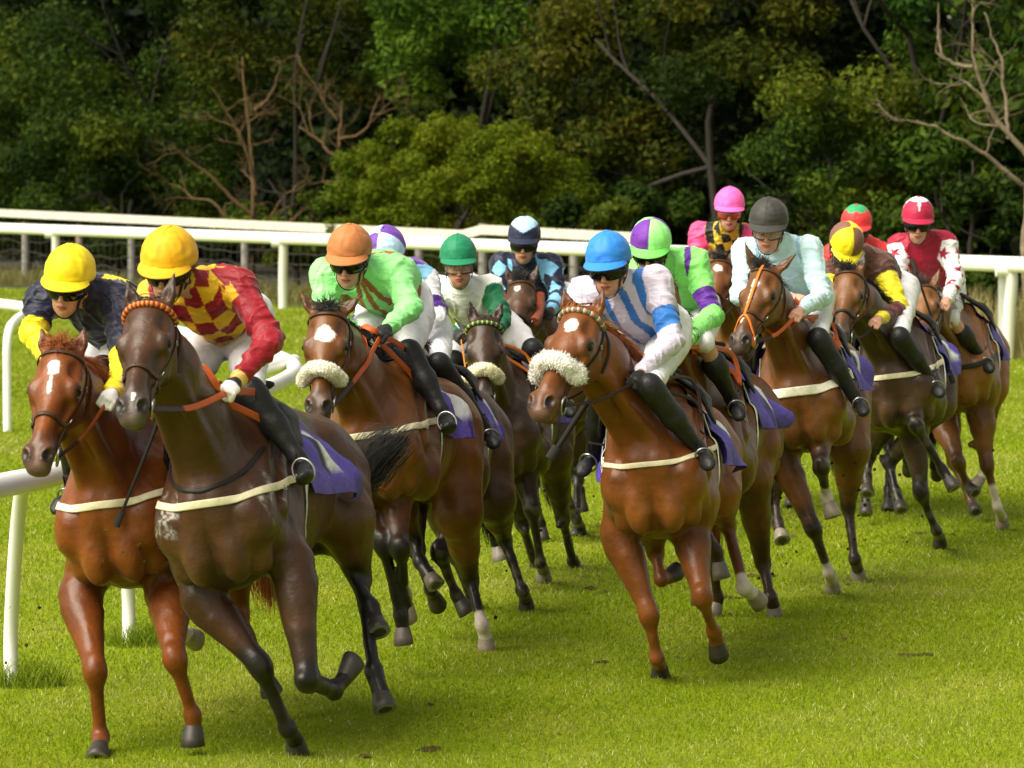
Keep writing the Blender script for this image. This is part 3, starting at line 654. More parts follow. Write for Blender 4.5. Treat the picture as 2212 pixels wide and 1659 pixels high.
    def segd(A, B):
        d = B - A; t = np.clip((v - A) @ d / max(d @ d, 1e-9), 0, 1); return np.linalg.norm(v - A - t[:, None] * d, axis=1), t
    for nm, J in legs.items():
        t, K, Fk, To = J; d1, _ = segd(K, Fk); d2, _ = segd(Fk, To); d0, t0 = segd(t, K); dl = np.minimum(d1, d2)
        m = sstep(.085, .06, dl) * pts; m = np.maximum(m, sstep(.10, .08, d0) * sstep(.45, 1.0, t0 + .12 * noise(v, 9)) * pts); col = col * (1 - m[:, None]) + dark * m[:, None]
        so_ = sp.get('socks', {}).get(nm)
        if so_:
            d1, t1 = segd(K, Fk); m = np.maximum(sstep(.085, .07, d2), sstep(.08, .06, d1) * sstep(1 - so_ - .04, 1 - so_ + .04, t1 + .03 * noise(v, 20))); col = col * (1 - m[:, None]) + np.array((.55, .48, .40)) * m[:, None]
        if sp.get('mud'):
            m = sstep(.10, .06, np.minimum(dl, d0 + .02)) * sstep(.1, .5, noise(v, 26, 3)) * sp['mud']; col = col * (1 - m[:, None]) + np.array((.10, .085, .05)) * m[:, None]
    hp = (v - P) / hs; ha, hn, hz = hp @ a, hp @ n, hp @ s_; onh = (ha > -.02) & (ha < .7) & (np.abs(hz) < .13) & (hn < .06) & (hn > -.24)
    if sp.get('face') is not None: mf = onh[:, None] * sstep(.62, .2, ha)[:, None]; col = col * (1 - mf) + np.array(sp['face']) * mf
    m = (sstep(.43, .54, ha) * onh * sp.get('muzzle', .75))[:, None]; col = col * (1 - m) + np.array((.040, .033, .028)) * m
    m = (sstep(.585, .615, ha) * onh * .35)[:, None]; col = col * (1 - m) + np.array((.16, .12, .10)) * m
    for y in (-1, 1):
        d = np.linalg.norm((hp - 0) - (a * .215 + n * -.05 + s_ * y * .09), axis=1); m = (sstep(.060, .026, d) * .75)[:, None]; col = col * (1 - m) + np.array((.022, .014, .010)) * m
        d = np.linalg.norm(hp - (a * .577 + n * -.028 + s_ * y * .048), axis=1); m = (sstep(.036, .022, d) * .92)[:, None]; col = col * (1 - m) + np.array((.012, .008, .007)) * m
    m = np.exp(-((ha - .31) / .10) ** 2) * np.exp(-((np.abs(hz) - .06) / .02) ** 2) * onh * .25; col *= (1 - m)[:, None]
    for (ca, cz, ra, rz) in sp.get('marks', []):           # white face marks
        q = ((ha - ca) / ra) ** 2 + ((hz - cz) / rz) ** 2 + .35 * noise(v, 42, ca * 10); mk = sstep(1.15, .85, q) * onh * (hn > -.09); col = col * (1 - mk[:, None]) + np.array((.72, .68, .62)) * mk[:, None]
    for eb, et, fr in ear_pts:
        d, t = segd(eb, et); m = sstep(.05, .035, d) * sstep(.80, 1.0, t) * .8; col = col * (1 - m[:, None]) + dark * m[:, None]
        m = sstep(.045, .03, d) * ((v - eb - np.outer(t, et - eb)) @ fr > .002) * sstep(.2, .4, t) * .45; col = col * (1 - m[:, None]) + dark * m[:, None]
    if sp.get('foam'):                                     # sweat foam at the breast girth
        for (x, y, z, rr) in sp['foam']:
            d = np.linalg.norm(v - T(x, y, z), axis=1); m = sstep(rr, rr * .25, d + .06 * noise(v, 14)) * sstep(-.5, .7, noise(v, 80, 1) + .5 * noise(v, 33, 5)) * .8; col = col * (1 - m[:, None]) + np.array((.5, .48, .45)) * m[:, None]
    root = empty('racehorse', (W[0], W[1], 0), sp['label'], 'horse', 'galloping racehorses'); H['root'] = root; o = np.array(root.location)
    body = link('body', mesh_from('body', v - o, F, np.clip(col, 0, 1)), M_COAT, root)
    # ---- eyes
    for y in (-1, 1):
        m = MB(); m.add(*uvs(HP(.215, -.047, y * .094), .020 * hs, np.stack([a, n, s_], 1), 14, 10)); m.build('eye', M_EYE, root)
    # ---- hooves
    for nm, J in legs.items():
        K, Fk, To = J[1:]; Co = Fk * .42 + To * .58; d = nrm(To - Fk); lat = nrm(l - d * (l @ d)); fr = nrm(np.cross(lat, d)); fr = fr if fr @ (f - Z * .0) > 0 else -fr
        if nm[1] in 'FH' and To[2] < .03: d = nrm(d * .6 - Z * .4); lat = nrm(l - d * (l @ d)); fr = np.cross(lat, d); fr = fr if fr @ f > 0 else -fr
        m = MB(); rings = []; A = np.linspace(0, 2 * math.pi, 20, endpoint=False)
        for t, r0, r1, sh in ((-.25, .034, .034, 0), (0, .039, .041, .0), (.12, .041, .044, .002), (.5, .046, .050, .008), (1.0, .051, .057, .016), (1.03, .048, .053, .016), (1.0, .03, .035, .014)):
            c = Co + d * (t * .075 * S) + fr * sh * S; rings.append([c + S * (lat * r0 * math.cos(x) + fr * r1 * math.sin(x) * (1 if math.sin(x) > 0 else .8)) for x in A])
        vv = np.array(rings).reshape(-1, 3); n_ = 20; i = np.arange(len(rings) - 1)[:, None] * n_; j = np.arange(n_)[None]; j2 = (j + 1) % n_
        hc = np.array(sp.get('hoof', (.035, .028, .023))); hc = np.array((.26, .21, .16)) if sp.get('socks', {}).get(nm) else hc
        cc = np.tile(hc, (len(vv), 1)); cc[5 * n_:] = (.20, .19, .18)
        m.add(vv, np.stack([i + j, i + j2, i + n_ + j2, i + n_ + j], -1).reshape(-1, 4), cc); m.add(vv[-n_:], np.arange(n_)[None], (.03, .025, .02)); m.build('hoof', M_HOOF, root)
    # ---- hair
    hc = np.array(sp.get('hair', (.012, .010, .009))); r = np.random.default_rng(sp['id']); wind = -f
    def strands(mb, roots, dirs, L, w, droop, n, col, spread=.25):
        for _ in range(n):
            k = r.integers(len(roots)); p = roots[k] + r.normal(size=3) * .007; d = nrm(dirs[k] + r.normal(size=3) * spread); Q_ = [p]; ll = L * (.6 + .6 * r.random())
            for i in range(5):
                d = nrm(d - Z * droop + r.normal(size=3) * .08); Q_.append(Q_[-1] + d * ll / 5)
            ccc = col * (.6 + .9 * r.random()); nv = r.normal(size=3)
            tube(mb, Q_, np.array((1, 1, .9, .75, .5, .1)) * w * (.6 + .8 * r.random()), 4, ccc, flat=.35, cap=False, nvec=np.tile(nrm(nv), (6, 1)))
    crest = spline([T(-.05, 0, 1.56), mid1 + nrm(np.cross(side(.3), nrm(head_in - base))) * 0, HP(.0, -.06, 0)], 26)
    nup = [nrm(np.cross(nrm(head_in - base), side(t))) for t in np.linspace(0, 1, 26)]; nup = [x if x @ u > 0 else -x for x in nup]
    crest, cn = b.project(crest + np.array(nup) * .16 * S, 0, 8); mside = sp.get('mane_side', 1)
    ms = sp.get('mane', 1.0)
    if ms:
        mb = MB(); strands(mb, crest[:-2], [c * .25 + l * mside * .75 + wind * .6 for c in cn[:-2]], .13 * ms, .0020, .28, int(2200 * min(ms, 1.3)), hc, .22); mb.build('mane', M_HAIR, root)
    else:
        mb = MB()
        for i in range(3, 25, 2): mb.add(*uvs(crest[i] + cn[i] * .012, .019, nu=8, nv=6), hc)
        mb.build('mane', M_HAIR, root)
    fl, fn = b.project(np.array([HP(x, .05, z) for x in (-.02, .0, .03) for z in (-.03, 0, .03)]), 0, 8)
    fd = sp.get('forelock', 1); mb = MB()
    strands(mb, fl, [a * (.2 if fd == 1 else .9) + n * .5 - u * 0 + u * (.5 if fd == 1 else 0) + wind * .6 for _ in fl], .075, .0020, .22, 380 if fd == 1 else 90, hc * 1.3 + .01, .35); mb.build('forelock', M_HAIR, root)
    tb = T(-1.44, 0, 1.42); tdir = sp.get('tail'); mb = MB()
    if tdir: tl = [at(x, y, tb[1] + dz) for x, y, dz in tdir]; sp_t = spline([tb] + tl, 10)
    else: sp_t = spline([tb, T(-1.6, 0, 1.40), T(-1.85, .02, 1.2), T(-2.0, .02, .95), T(-2.1, 0, .7)], 10)
    for _ in range(900):
        o1 = r.normal(size=3); off = o1 / (np.linalg.norm(o1) + 1e-6) * r.random(); K_ = r.uniform(.75, 1.0); q = sp_t.copy(); tt = np.linspace(0, 1, 10) 
        q = sp_t[0] + (sp_t - sp_t[0]) * K_ + off * (.018 + .085 * np.sin(tt * 2.3))[:, None] * S + (noise(np.array([sp_t[0] + off * 3 + x for x in tt]), 1.7)[:, None] * off * .03)
        tube(mb, q[::1], .0026 * np.linspace(1, .25, 10), 3, hc * (.5 + r.random()) + (.01 if sp['id'] in (2, 3) else 0), cap=False)
    mb.build('tail', M_HAIR, root)
    tack(H); return H

def loop_on(H, cfun, off=.003, it=8):
    P = np.array([cfun(t) for t in np.linspace(0, 1, 40)]); return H['sdf'].project(P, off, it)
def tack(H):
    sp, T, HP, S, root, b = H['sp'], H['T'], H['HP'], H['S'], H['root'], H['sdf']; a, n, s_ = H['a'], H['n'], H['s']; f, l, u = H['f'], H['l'], H['u']
    hs = S * sp.get('hs', 1.0); LC = np.array(sp.get('bridle', BROWNL)); st = lambda mb, pn, w, th=.004, c=None: strap(mb, pn[0], pn[1], w, th, LC if c is None else c)
    def on(pts, m=24, off=.002):
        P_, _ = b.project(spline(pts, m), off, 7)
        for _ in range(6): P_[1:-1] = (P_[:-2] + P_[1:-1] * 2 + P_[2:]) / 4
        d = b.eval(P_); G_ = b.grad(P_); P_ = P_ + G_ * np.maximum(off - d, 0)[:, None]
        for _ in range(2): G_[1:-1] = (G_[:-2] + G_[1:-1] * 2 + G_[2:]) / 4
        return P_, G_
    br = MB()
    def ring(A, cN, rad, t0=0, t1=1): return lambda t: HP(A, cN, 0) + hs * rad * (n * math.cos(2 * math.pi * (t0 + (t1 - t0) * t)) + s_ * math.sin(2 * math.pi * (t0 + (t1 - t0) * t)))
    if not sp.get('fleece'): st(br, loop_on(H, ring(.375, -.09, .12)), .019 * hs, .006)
    for y in (-1, 1):
        st(br, on([HP(-.01, -.09, y * .08), HP(.10, -.13, y * .10), HP(.22, -.125, y * .10), HP(.36, -.10, y * .08), HP(.485, -.105, y * .065)]), .014 * hs, .005)
        st(br, on([HP(-.01, -.09, y * .08), HP(.10, -.22, y * .08), HP(.20, -.27, y * .03), HP(.21, -.28, 0)]), .012 * hs, .005)
        if sp.get('grackle'): st(br, on([HP(.30, -.12, y * .09), HP(.37, -.06, y * .06), HP(.43, .0, 0)]), .014 * hs, .006, BROWNL)
    st(br, on([HP(-.01, -.13, -.08), HP(-.02, -.02, -.05), HP(-.03, .0, 0), HP(-.02, -.02, .05), HP(-.01, -.13, .08)]), .016 * hs, .005)
    br.build('bridle', M_LEATH, root)
    bb = MB(); pn = on([HP(.055, -.10, -.10), HP(.06, -.03, -.09), HP(.065, .02, -.045), HP(.068, .03, 0), HP(.065, .02, .045), HP(.06, -.03, .09), HP(.055, -.10, .10)], 36, .004)
    bc = sp.get('browband', BROWNL)
    if isinstance(bc, list):
        for i in range(0, 35, 1):
            c = bc[(i // (1 if len(bc) > 1 else 2)) % len(bc)]; bb.add(*uvs(pn[0][i] + pn[1][i] * .004, .0125 * hs, nu=8, nv=6), c)
    else: strap(bb, pn[0], pn[1], .018 * hs, .006, bc)
    bb.build('browband', M_LEATH, root)
    if sp.get('fleece'):
        A = np.linspace(-1.6, 1.6, 40); A0 = sp.get('fl_a', .39); c = np.array([HP(A0, -.095, 0) + hs * .10 * (n * math.cos(t) + s_ * math.sin(t)) for t in A]); c, cn = b.project(c, .026 * hs, 7)
        ft = MB(); rr = .038 * hs * np.minimum(1, .55 + 1.6 * np.sin(np.linspace(0.05, math.pi - .05, 40)))
        v0 = MB(); tube(v0, c, rr, 40, None, flat=1.0); vv = v0.v[0]; nrm_ = vv - np.repeat(c, 40, 0); nrm_ /= np.linalg.norm(nrm_, axis=1)[:, None]
        vv = vv + nrm_ * (.003 * noise(vv, 60) + .004 * noise(vv, 25, 2))[:, None]; fc = hexc(sp['fleece']); v0.v[0] = vv; v0.c[0] = np.tile(fc, (len(vv), 1))
        rg = np.random.default_rng(3); k = rg.integers(len(vv), size=5200); shag = sp.get('shag', .010)
        p = vv[k]; d = nrm_[k] + rg.normal(size=(5200, 3)) * .7; e = np.cross(d, rg.normal(size=(5200, 3))); e = e / np.linalg.norm(e, axis=1)[:, None] * .0022; v3 = np.stack([p - e, p + e, p + d * shag], 1).reshape(-1, 3)
        v0.add(v3, np.arange(15600).reshape(-1, 3), np.repeat(fc * (.8 + .25 * rg.random(5200))[:, None], 3, 0)); v0.build('fleece_noseband', M_FLEECE, root)
    if sp.get('aus'):                                      # rubber noseband strip up the face
        m = MB(); oc = hexc('d9701e')
        st(m, on([HP(.02, .02, .01), HP(.10, .03, .01), HP(.22, .03, .005), HP(.34, .02, 0), HP(.40, .01, 0)], 30, .006), .016 * hs, .007, oc)
        for y in (-1, 1): st(m, on([HP(.40, .01, 0), HP(.44, -.01, y * .04), HP(.49, -.06, y * .07), HP(.52, -.10, y * .07)], 20, .004), .016 * hs, .007, oc); 
        for y in (-1, 1):
            q, _ = b.project(np.array([HP(.525, -.105, y * .08)]), .006, 6); m.add(*uvs(q[0], np.array((.034, .034, .008)) * hs, np.stack([a, n, s_], 1), 18, 8), oc)
        m.build('rubber_noseband', M_LEATH, root)
    if sp.get('cheekpieces'):
        for y in (-1, 1):
            m = MB(); c, cn = on([HP(.06, -.10, y * .11), HP(.17, -.12, y * .12), HP(.33, -.10, y * .09)], 16, .022); tube(m, c, .034 * hs, 12, hexc('7a3a22')); m.build('cheekpiece', M_FLEECE, root)
    bits = []
    for y in (-1, 1):
        q, qn = b.project(np.array([HP(.505, -.112, y * .09)]), .010, 6); c = q[0] - n * .012 * hs; bits.append(c)
        A = np.linspace(0, 2 * math.pi, 25)[:-1]; R_ = np.array([c + hs * .037 * (a * math.cos(t) + nrm(n + s_ * y * .25) * math.sin(t)) for t in A]); R_ = np.vstack([R_, R_[:1]])
        m = MB(); tube(m, R_, .0055, 8, cap=False); m.build('bit_ring', M_METAL, root)
    H['bits'] = bits
    # breast girth
    bg_ = sp.get('breast', 'cream')
    if bg_:
        c = {'cream': CREAM, 'black': BLACKL, 'brown': BROWNL, 'white': hexc('e8e3cc')}[bg_]; m = MB(); z0 = sp.get('bz', 1.22); w = sp.get('bw', .034)
        st(m, on([T(-.20, -.34, z0 + .06), T(.02, -.30, z0 + .03), T(.25, -.24, z0), T(.42, -.10, z0 - .03), T(.46, 0, z0 - .035), T(.42, .10, z0 - .03), T(.25, .24, z0), T(.02, .30, z0 + .03), T(-.20, .34, z0 + .06)], 60, .003), w, .005, c)
        for y in ((-1, 1) if sp.get('yoke') else ()): st(m, on([T(.10, y * .27, z0 + .01), T(.09, y * .24, 1.38), T(.06, y * .12, 1.60), T(.05, 0, 1.66)], 24, .003), .014, .006, c * .8 if bg_ != 'black' else c)
        m.build('breast_girth', M_LEATH, root)
    if sp.get('martingale'):
        m = MB(); c = sp['martingale']
        st(m, on([T(.10, -.24, 1.42), T(.30, -.16, 1.30), T(.40, 0, 1.24), T(.30, .16, 1.30), T(.10, .24, 1.42)], 40, .004), .018, .005, c); m.build('neck_strap', M_LEATH, root)
    bk = MB()
    for q in (HP(.13, -.13, .12), HP(.13, -.13, -.12), HP(.33, -.11, .09), HP(.33, -.11, -.09), T(.10, .34, 1.25), T(.10, -.34, 1.25)):
        p_, n_ = b.project(q[None], .008, 7); e1 = nrm(np.cross(n_[0], u)); e2 = np.cross(n_[0], e1); R_ = np.array([p_[0] + .012 * (e1 * max(-.8, min(.8, 1.3 * math.cos(x))) + e2 * max(-.8, min(.8, 1.3 * math.sin(x)))) for x in np.linspace(0, 2 * math.pi, 17)])
        m = MB(); tube(m, R_, .0022, 5, cap=False); m.build('buckle', M_METAL, root)
    # girth
    m = MB(); pn = b.project(np.array([T(-.20, .40 * math.sin(t), 1.22 + .45 * math.cos(t)) for t in np.linspace(1.0, 2 * math.pi - 1.0, 50)]), .003, 7); strap(m, pn[0], pn[1], .07, .006, hexc(sp.get('girth', 'cfd6c4'))); m.build('girth', M_LEATH, root)
    # number cloth
    nx, ny = 26, 61; G = []; X = np.linspace(0, 1, nx); Y = np.linspace(-1, 1, ny); ph = sp.get('flap', .07); LB = sp.get('cloth_len', 1.0)
    for x in X:
        for y in Y:
            t = y * 1.42; xx = -.10 - x * (.50 + .10 * abs(y)) - .10 * abs(y) ** 2; G.append(T(xx, .42 * math.sin(t), 1.24 + .48 * math.cos(t) - (abs(y) > .8) * (abs(y) - .8) * .5 * LB))
    G = np.array(G); yy = np.tile(np.abs(Y), nx); xg = np.repeat(X, ny); G, gn = b.project(G, .012, 6)
    fl_ = sstep(.62, 1.0, yy) * (.35 + .65 * xg); G = G + gn * (fl_ * ph * (1 + .9 * noise(G, 9, sp['id'])) + .007 * noise(G, 14))[:, None] - f * (fl_ * .05)[:, None] + u * (fl_ * .02)[:, None] - np.outer(sstep(.8, 1, yy) * .05, u)
    cc = np.tile(PURPLE, (len(G), 1)); pan = (yy > .64) & (yy < .90) & (xg > .46) & (xg < .82); cc[pan] = (.70, .70, .70)
    dg = sp.get('digit', '1'); pan2 = pan & (np.abs(xg - .64 + (yy - .75) * .2) < .03) & (yy > .69) & (yy < .85); cc[pan & ((np.abs(xg - .50) < .025) | ((sp['id'] % 3 == 1) & (np.abs(yy - .70 - .1 * (xg - .46)) < .022)))] = (.02, .02, .05)
    idx = np.arange(nx * ny).reshape(nx, ny); F = np.stack([idx[:-1, :-1], idx[1:, :-1], idx[1:, 1:], idx[:-1, 1:]], -1).reshape(-1, 4)
    gn2 = gn; m = MB(); m.add(G, F, cc); m.add(G - gn2 * .004, F[:, ::-1], cc); m.build('number_cloth', M_CLOTH, root)
    # saddle
    sd_ = SDF(); sd_.cap(T(-.17, 0, 1.625), T(-.52, 0, 1.65), .045 * S, .055 * S, .04); sd_.ell(T(-.56, 0, 1.675), np.stack([f, l, u]), (.05, .12, .03), .05)
    for y in (-1, 1):
        sd_.ell(T(-.22, y * .17, 1.585), np.stack([f, nrm(l * y * .75 - u * .66), nrm(l * y * .66 + u * .75)]), (.15, .14, .018), .03); sd_.ell(T(-.18, y * .258, 1.47), np.stack([f, nrm(l * y * .3 - u * .95), nrm(l * y * .95 + u * .3)]), (.09, .11, .014), .04)
    v, F = sd_.mesh(.012); m = MB(); m.add(v, F, BLACKL); m.build('saddle', M_LEATH, root)

# ================================================================== JOCKEYS
SKIN = np.array((.50, .27, .18)); WHT = np.array((.74, .73, .76))
JDEF = dict(pel=(-.50, 0, 1.93), ch=(-.14, 0, 2.03), nb=(.0, 0, 2.10), head=(.14, 0, 2.16), shL=(-.06, .185, 2.03), shR=(-.06, -.185, 2.03), elL=(.06, .31, 1.80), elR=(.06, -.31, 1.80),
            wrL=(.26, .10, 1.70), wrR=(.26, -.10, 1.70), hiL=(-.46, .10, 1.90), hiR=(-.46, -.10, 1.90), knL=(-.10, .245, 1.62), knR=(-.10, -.245, 1.62), anL=(-.36, .33, 1.32), anR=(-.36, -.33, 1.32))
def seg_t(v, A, B):
    d = B - A; t = np.clip((v - A) @ d / max(d @ d, 1e-9), 0, 1); return np.linalg.norm(v - A - t[:, None] * d, axis=1), t
def star(x, y, R=.045):
    a = np.arctan2(x, y); r = np.hypot(x, y); k = (a / (2 * math.pi / 5)) % 1; k = np.abs(k - .5) * 2; return r < R * (.40 + .60 * k ** 1.6)
def make_jockey(H, sp):
    T, f, l, u = H['T'], H['f'], H['l'], H['u']; g = sp.get('g', .96); ov = sp.get('j', {}); J = {}
    for k, p in JDEF.items():
        w = T(*p)
        if k in ov: o = ov[k]; w = at(o[0], o[1], w[1] + (o[2] if len(o) > 2 else 0))
        J[k] = w
    if 'pel' in ov:
        dp = J['pel'] - T(*JDEF['pel'])
        for k in ('hiL', 'hiR'):
            if k not in ov: J[k] = J[k] + dp * .9
    for k, cl in (('knL', .085), ('knR', .085), ('anL', .085), ('anR', .085), ('wrL', .035), ('wrR', .035)):   # keep knees, feet and hands outside the horse
        for _ in range(40):
            if H['sdf'].eval(J[k][None])[0] >= cl: break
            d = nrm(CAMO - J[k]) if k in ov and k != 'wrR' else H['sdf'].grad(J[k][None])[0]; J[k] = J[k] + d * .015
    for s in 'LR':                                         # keep limb lengths human
        for a_, b_, L in (('sh' + s, 'el' + s, .30), ('el' + s, 'wr' + s, .27), ('hi' + s, 'kn' + s, .42), ('kn' + s, 'an' + s, .40)):
            if b_ in ov and len(ov[b_]) == 3 and ov[b_][2] in ('n', 'f'): J[b_] = solve(J[a_], ov[b_][0], ov[b_][1], L, ov[b_][2])
    hd = J['head']; yaw, pit, rl = [math.radians(x) for x in sp.get('look', (0, 15, 0))]
    fw = np.array((-math.sin(yaw) * math.cos(pit), -math.cos(yaw) * math.cos(pit), -math.sin(pit))); sd_ = nrm(np.cross(Z, fw)); hu = np.cross(fw, sd_)   # sd_ = his left
    sd_, hu = sd_ * math.cos(rl) - hu * math.sin(rl), hu * math.cos(rl) + sd_ * math.sin(rl); RH = np.stack([fw, hu, sd_])
    k_ = sp.get('hs', 1.0)
    def HP(x, y, z): return hd + k_ * (fw * x + hu * y + sd_ * z)
    def EH(s, c, r, k=.015, sub=False): s.ell(HP(*c), RH, np.array(r) * k_, k, sub)
    root = empty('person', (H['W'][0], H['W'][1], 0) , sp['label'], 'person', 'jockeys riding in the race'); root.location = tuple(J['pel']); o = J['pel']
    vx = sp.get('vox', .007)
    sp_d = nrm(J['ch'] - J['pel']); tl = nrm(l - sp_d * (l @ sp_d)); tb = np.cross(sp_d, tl); tb = tb if tb[2] > 0 else -tb     # back direction
    # ---- body
    jw, ns, op = [(1, 1, 0), (.94, 1.1, .3), (1.05, .9, 0), (.9, 1.15, .2), (1.08, 1.05, .6), (.97, 1.2, 0)][sp['id'] % 6]
    b = SDF(); EH(b, (-.012, .035, 0), (.098, .095, .076), .02); EH(b, (.030, -.035, 0), (.062, .075, .054 * jw), .03); EH(b, (.052, -.098, 0), (.030, .022, .026), .025); EH(b, (.025, -.075, .0), (.055, .035, .046), .025)
    b.cap(HP(.088, .012, 0), HP(.108 * (.9 + .1 * ns), -.026 * ns, 0), .009, .012, .014); 
    for y in (-1, 1):
        EH(b, (.055, -.022, y * .040), (.030, .022, .022), .018); b.cap(HP(.088, .018, y * .012), HP(.076, .020, y * .048), .011, .009, .014); EH(b, (.094, -.031, y * .013), (.010, .008, .008), .008)
        EH(b, (.080, .0, y * .032), (.014, .012, .018), .010, True); EH(b, (-.010, -.012, y * .078), (.018, .030, .009), .006); EH(b, (.056, -.062, y * .030), (.022, .026, .018), .02)
    EH(b, (.089, -.058, 0), (.012, .006, .023), .005); EH(b, (.086, -.071, 0), (.012, .007, .019), .005); b.cap(HP(.102, -.0645, -.016), HP(.102, -.0645, .016), .0025, k=.004, sub=True); EH(b, (.100, -.083, 0), (.009, .006, .018), .008, True)
    b.cap(HP(-.02, -.04, 0), J['nb'], .052, .058, .04); b.cap(J['nb'], J['ch'], .058, .085, .05); b.cap(J['ch'], J['pel'], .09, .09, .05, flat=(tb, .75))
    hands = {}
    for s, y in (('L', 1), ('R', -1)):
        S_, E_, Wr = J['sh' + s], J['el' + s], J['wr' + s]; b.cap(J['ch'] + (J['nb'] - J['ch']) * .4, S_, .05, .045, .03); b.cap(S_, E_, .05, .038, .02); b.cap(E_, Wr, .038, .026, .02)
        b.cap(J['pel'], J['hi' + s], .075, .07, .05); b.cap(J['hi' + s], J['kn' + s], .07, .040, .03); b.cap(J['kn' + s], J['an' + s], .05 if sp.get('boot_top') else .038, .028, .02)
        hf = nrm(nrm(Wr - E_) * .7 + f * .5 - u * .15); pn = nrm(-l * y * .65 - u * .75 - f * .1); pn = nrm(pn - hf * (pn @ hf)); hl = np.cross(hf, pn)      # finger axis, palm normal
        side = hl if hl @ u > 0 else -hl; hands[s] = (Wr, hf, pn, side)
    def hand(sdf, s, e=0.0):
        Wr, hf, pn, th = hands[s]; y = 1
        sdf.cap(Wr - hf * .01, Wr + hf * .03, .024 + e, .026 + e, .012); sdf.ell(Wr + hf * .055, np.stack([hf, pn, th]), np.array((.046, .017, .038)) + e, .012)
        for i, (q, L) in enumerate(((.029, .036), (.010, .040), (-.009, .037), (-.027, .030))):
            k0 = Wr + hf * .088 + th * q + pn * .002; k1 = k0 + nrm(hf * .35 + pn) * L; k2 = k1 + nrm(-hf + pn * .25) * L * .75; k3 = k2 + nrm(-hf * .6 - pn * .8) * L * .5
            sdf.cap(k0, k1, .0092 + e, .0088 + e, .004); sdf.cap(k1, k2, .0088 + e, .008 + e, .004); sdf.cap(k2, k3, .008 + e, .0072 + e, .004)
        t0 = Wr + hf * .028 + th * .026 + pn * .008; t1 = t0 + nrm(hf * .6 + pn * .8 + th * .35) * .034; t2 = t1 + nrm(hf * .8 + pn * .35 - th * .35) * .030; sdf.cap(t0, t1, .0125 + e, .010 + e, .006); sdf.cap(t1, t2, .010 + e, .0085 + e, .004)
    for s in 'LR': hand(b, s)
    v, F = b.mesh(vx * .8); hp = (v - hd) / k_; hx, hy, hz = hp @ fw, hp @ hu, hp @ sd_; skin = np.array(sp.get('skin', SKIN)); c = np.tile(skin, (len(v), 1))
    face = (np.abs(hz) < .09) & (hy > -.13) & (hx > 0)
    c *= (1 + .06 * noise(v, 30)[:, None]); m = face * np.exp(-((hx - .105) ** 2 + (hy + .02) ** 2 + hz ** 2) / .0007) * .35 + face * np.exp(-((hy + .025) ** 2 + (np.abs(hz) - .045) ** 2) / .0006) * .3
    c = c * (1 - m[:, None] * (0, .35, .35)); m = (face & (((hy + .0645) / .0125) ** 2 + (hz / .025) ** 2 < 1) & (hx > .075))[:, None]; c = np.where(m, skin * (.80, .45, .45), c)
    m = (face * (np.abs(hy + .0645) < .0022) * (np.abs(hz) < .023) * (hx > .08))[:, None]; c = np.where(m, skin * .18, c)
    m = (face & (np.abs(hy - .021 + np.abs(np.abs(hz) - .032) * .15) < .006) & (np.abs(np.abs(hz) - .033) < .02))[:, None]; c = np.where(m, skin * .3, c)
    m = (sstep(-.045, -.08, hy) * face * .16 * (noise(v, 90) > -.4))[:, None]; c = c * (1 - m)
    m = ((hx < -.005) & (hy > -.05) & (hy < .2))[:, None] & (np.abs(hz) < .1)[:, None]; c = np.where(m, np.array((.03, .02, .012)), c)
    link('body', mesh_from('body', v - o, F, np.clip(c, 0, 1)), M_SKIN, root)
    if sp.get('lens') == 'clear':
        for y in (-1, 1):
            e = HP(.079, .0, y * .032); m = MB(); m.add(*uvs(e, .0125, RH.T, 12, 10), (.55, .52, .5)); m.add(*uvs(e + fw * .0075, np.array((.0065, .0065, .0065)), RH.T, 10, 8), (.03, .02, .015)); m.build('eye', M_SKIN, root)
    if sp.get('gloves'):
        for s in 'LR':
            gs = SDF(); hand(gs, s, .0022); v, F = gs.mesh(.005 if vx < .008 else .007); m = MB(); rel = (v - hands[s][0]) @ hands[s][1]
            gc = np.tile(hexc(sp['gloves']), (len(v), 1)); 
            if sp.get('glove2'): gc[rel < .045] = hexc(sp['glove2'])
            m.add(v, F, gc); m.build('glove', M_BREECH, root)
    # ---- silks
    s_ = SDF(); bulk = sp.get('bulk', .93); hump = J['ch'] * .55 + J['pel'] * .45 + tb * .045
    s_.cap(J['pel'] + sp_d * .06 + tb * .0, hump, .135 * bulk, .15 * bulk, .08, flat=(tb, .80)); s_.cap(hump, J['ch'] + (J['nb'] - J['ch']) * .2, .15 * bulk, .150 * bulk, .08, flat=(tb, .85)); s_.cap(J['ch'], J['nb'] - fw * 0, .12, .066, .06); s_.cap(J['ch'] - tb * .04, J['ch'] * .5 + J['pel'] * .5 - tb * .05, .11, .12, .08)
    for s in 'LR':
        S_, E_, Wr = J['sh' + s], J['el' + s], J['wr' + s]; s_.cap(J['ch'] * .4 + J['nb'] * .6, S_, .085, .078, .05); s_.cap(S_, E_, .080 * bulk, .060 * bulk, .045); s_.cap(E_, Wr - (Wr - E_) * .05, .060 * bulk, .038, .03); s_.cap(Wr - (Wr - E_) * .16, Wr - (Wr - E_) * .06, .041, .034, .01)
    s_.cap(J['nb'] - nrm(hd - J['nb']) * .02, J['nb'] + (hd - J['nb']) * .38, .074, .064, .03)
    v, F = s_.mesh(vx); v = smooth_mesh(v, F, 2, .5)
    dt, tt = seg_t(v, J['pel'], J['ch'] * .3 + J['nb'] * .7); arm = np.full(len(v), -1.); ang = np.zeros(len(v)); isarm = np.zeros(len(v), int); best = dt - .15
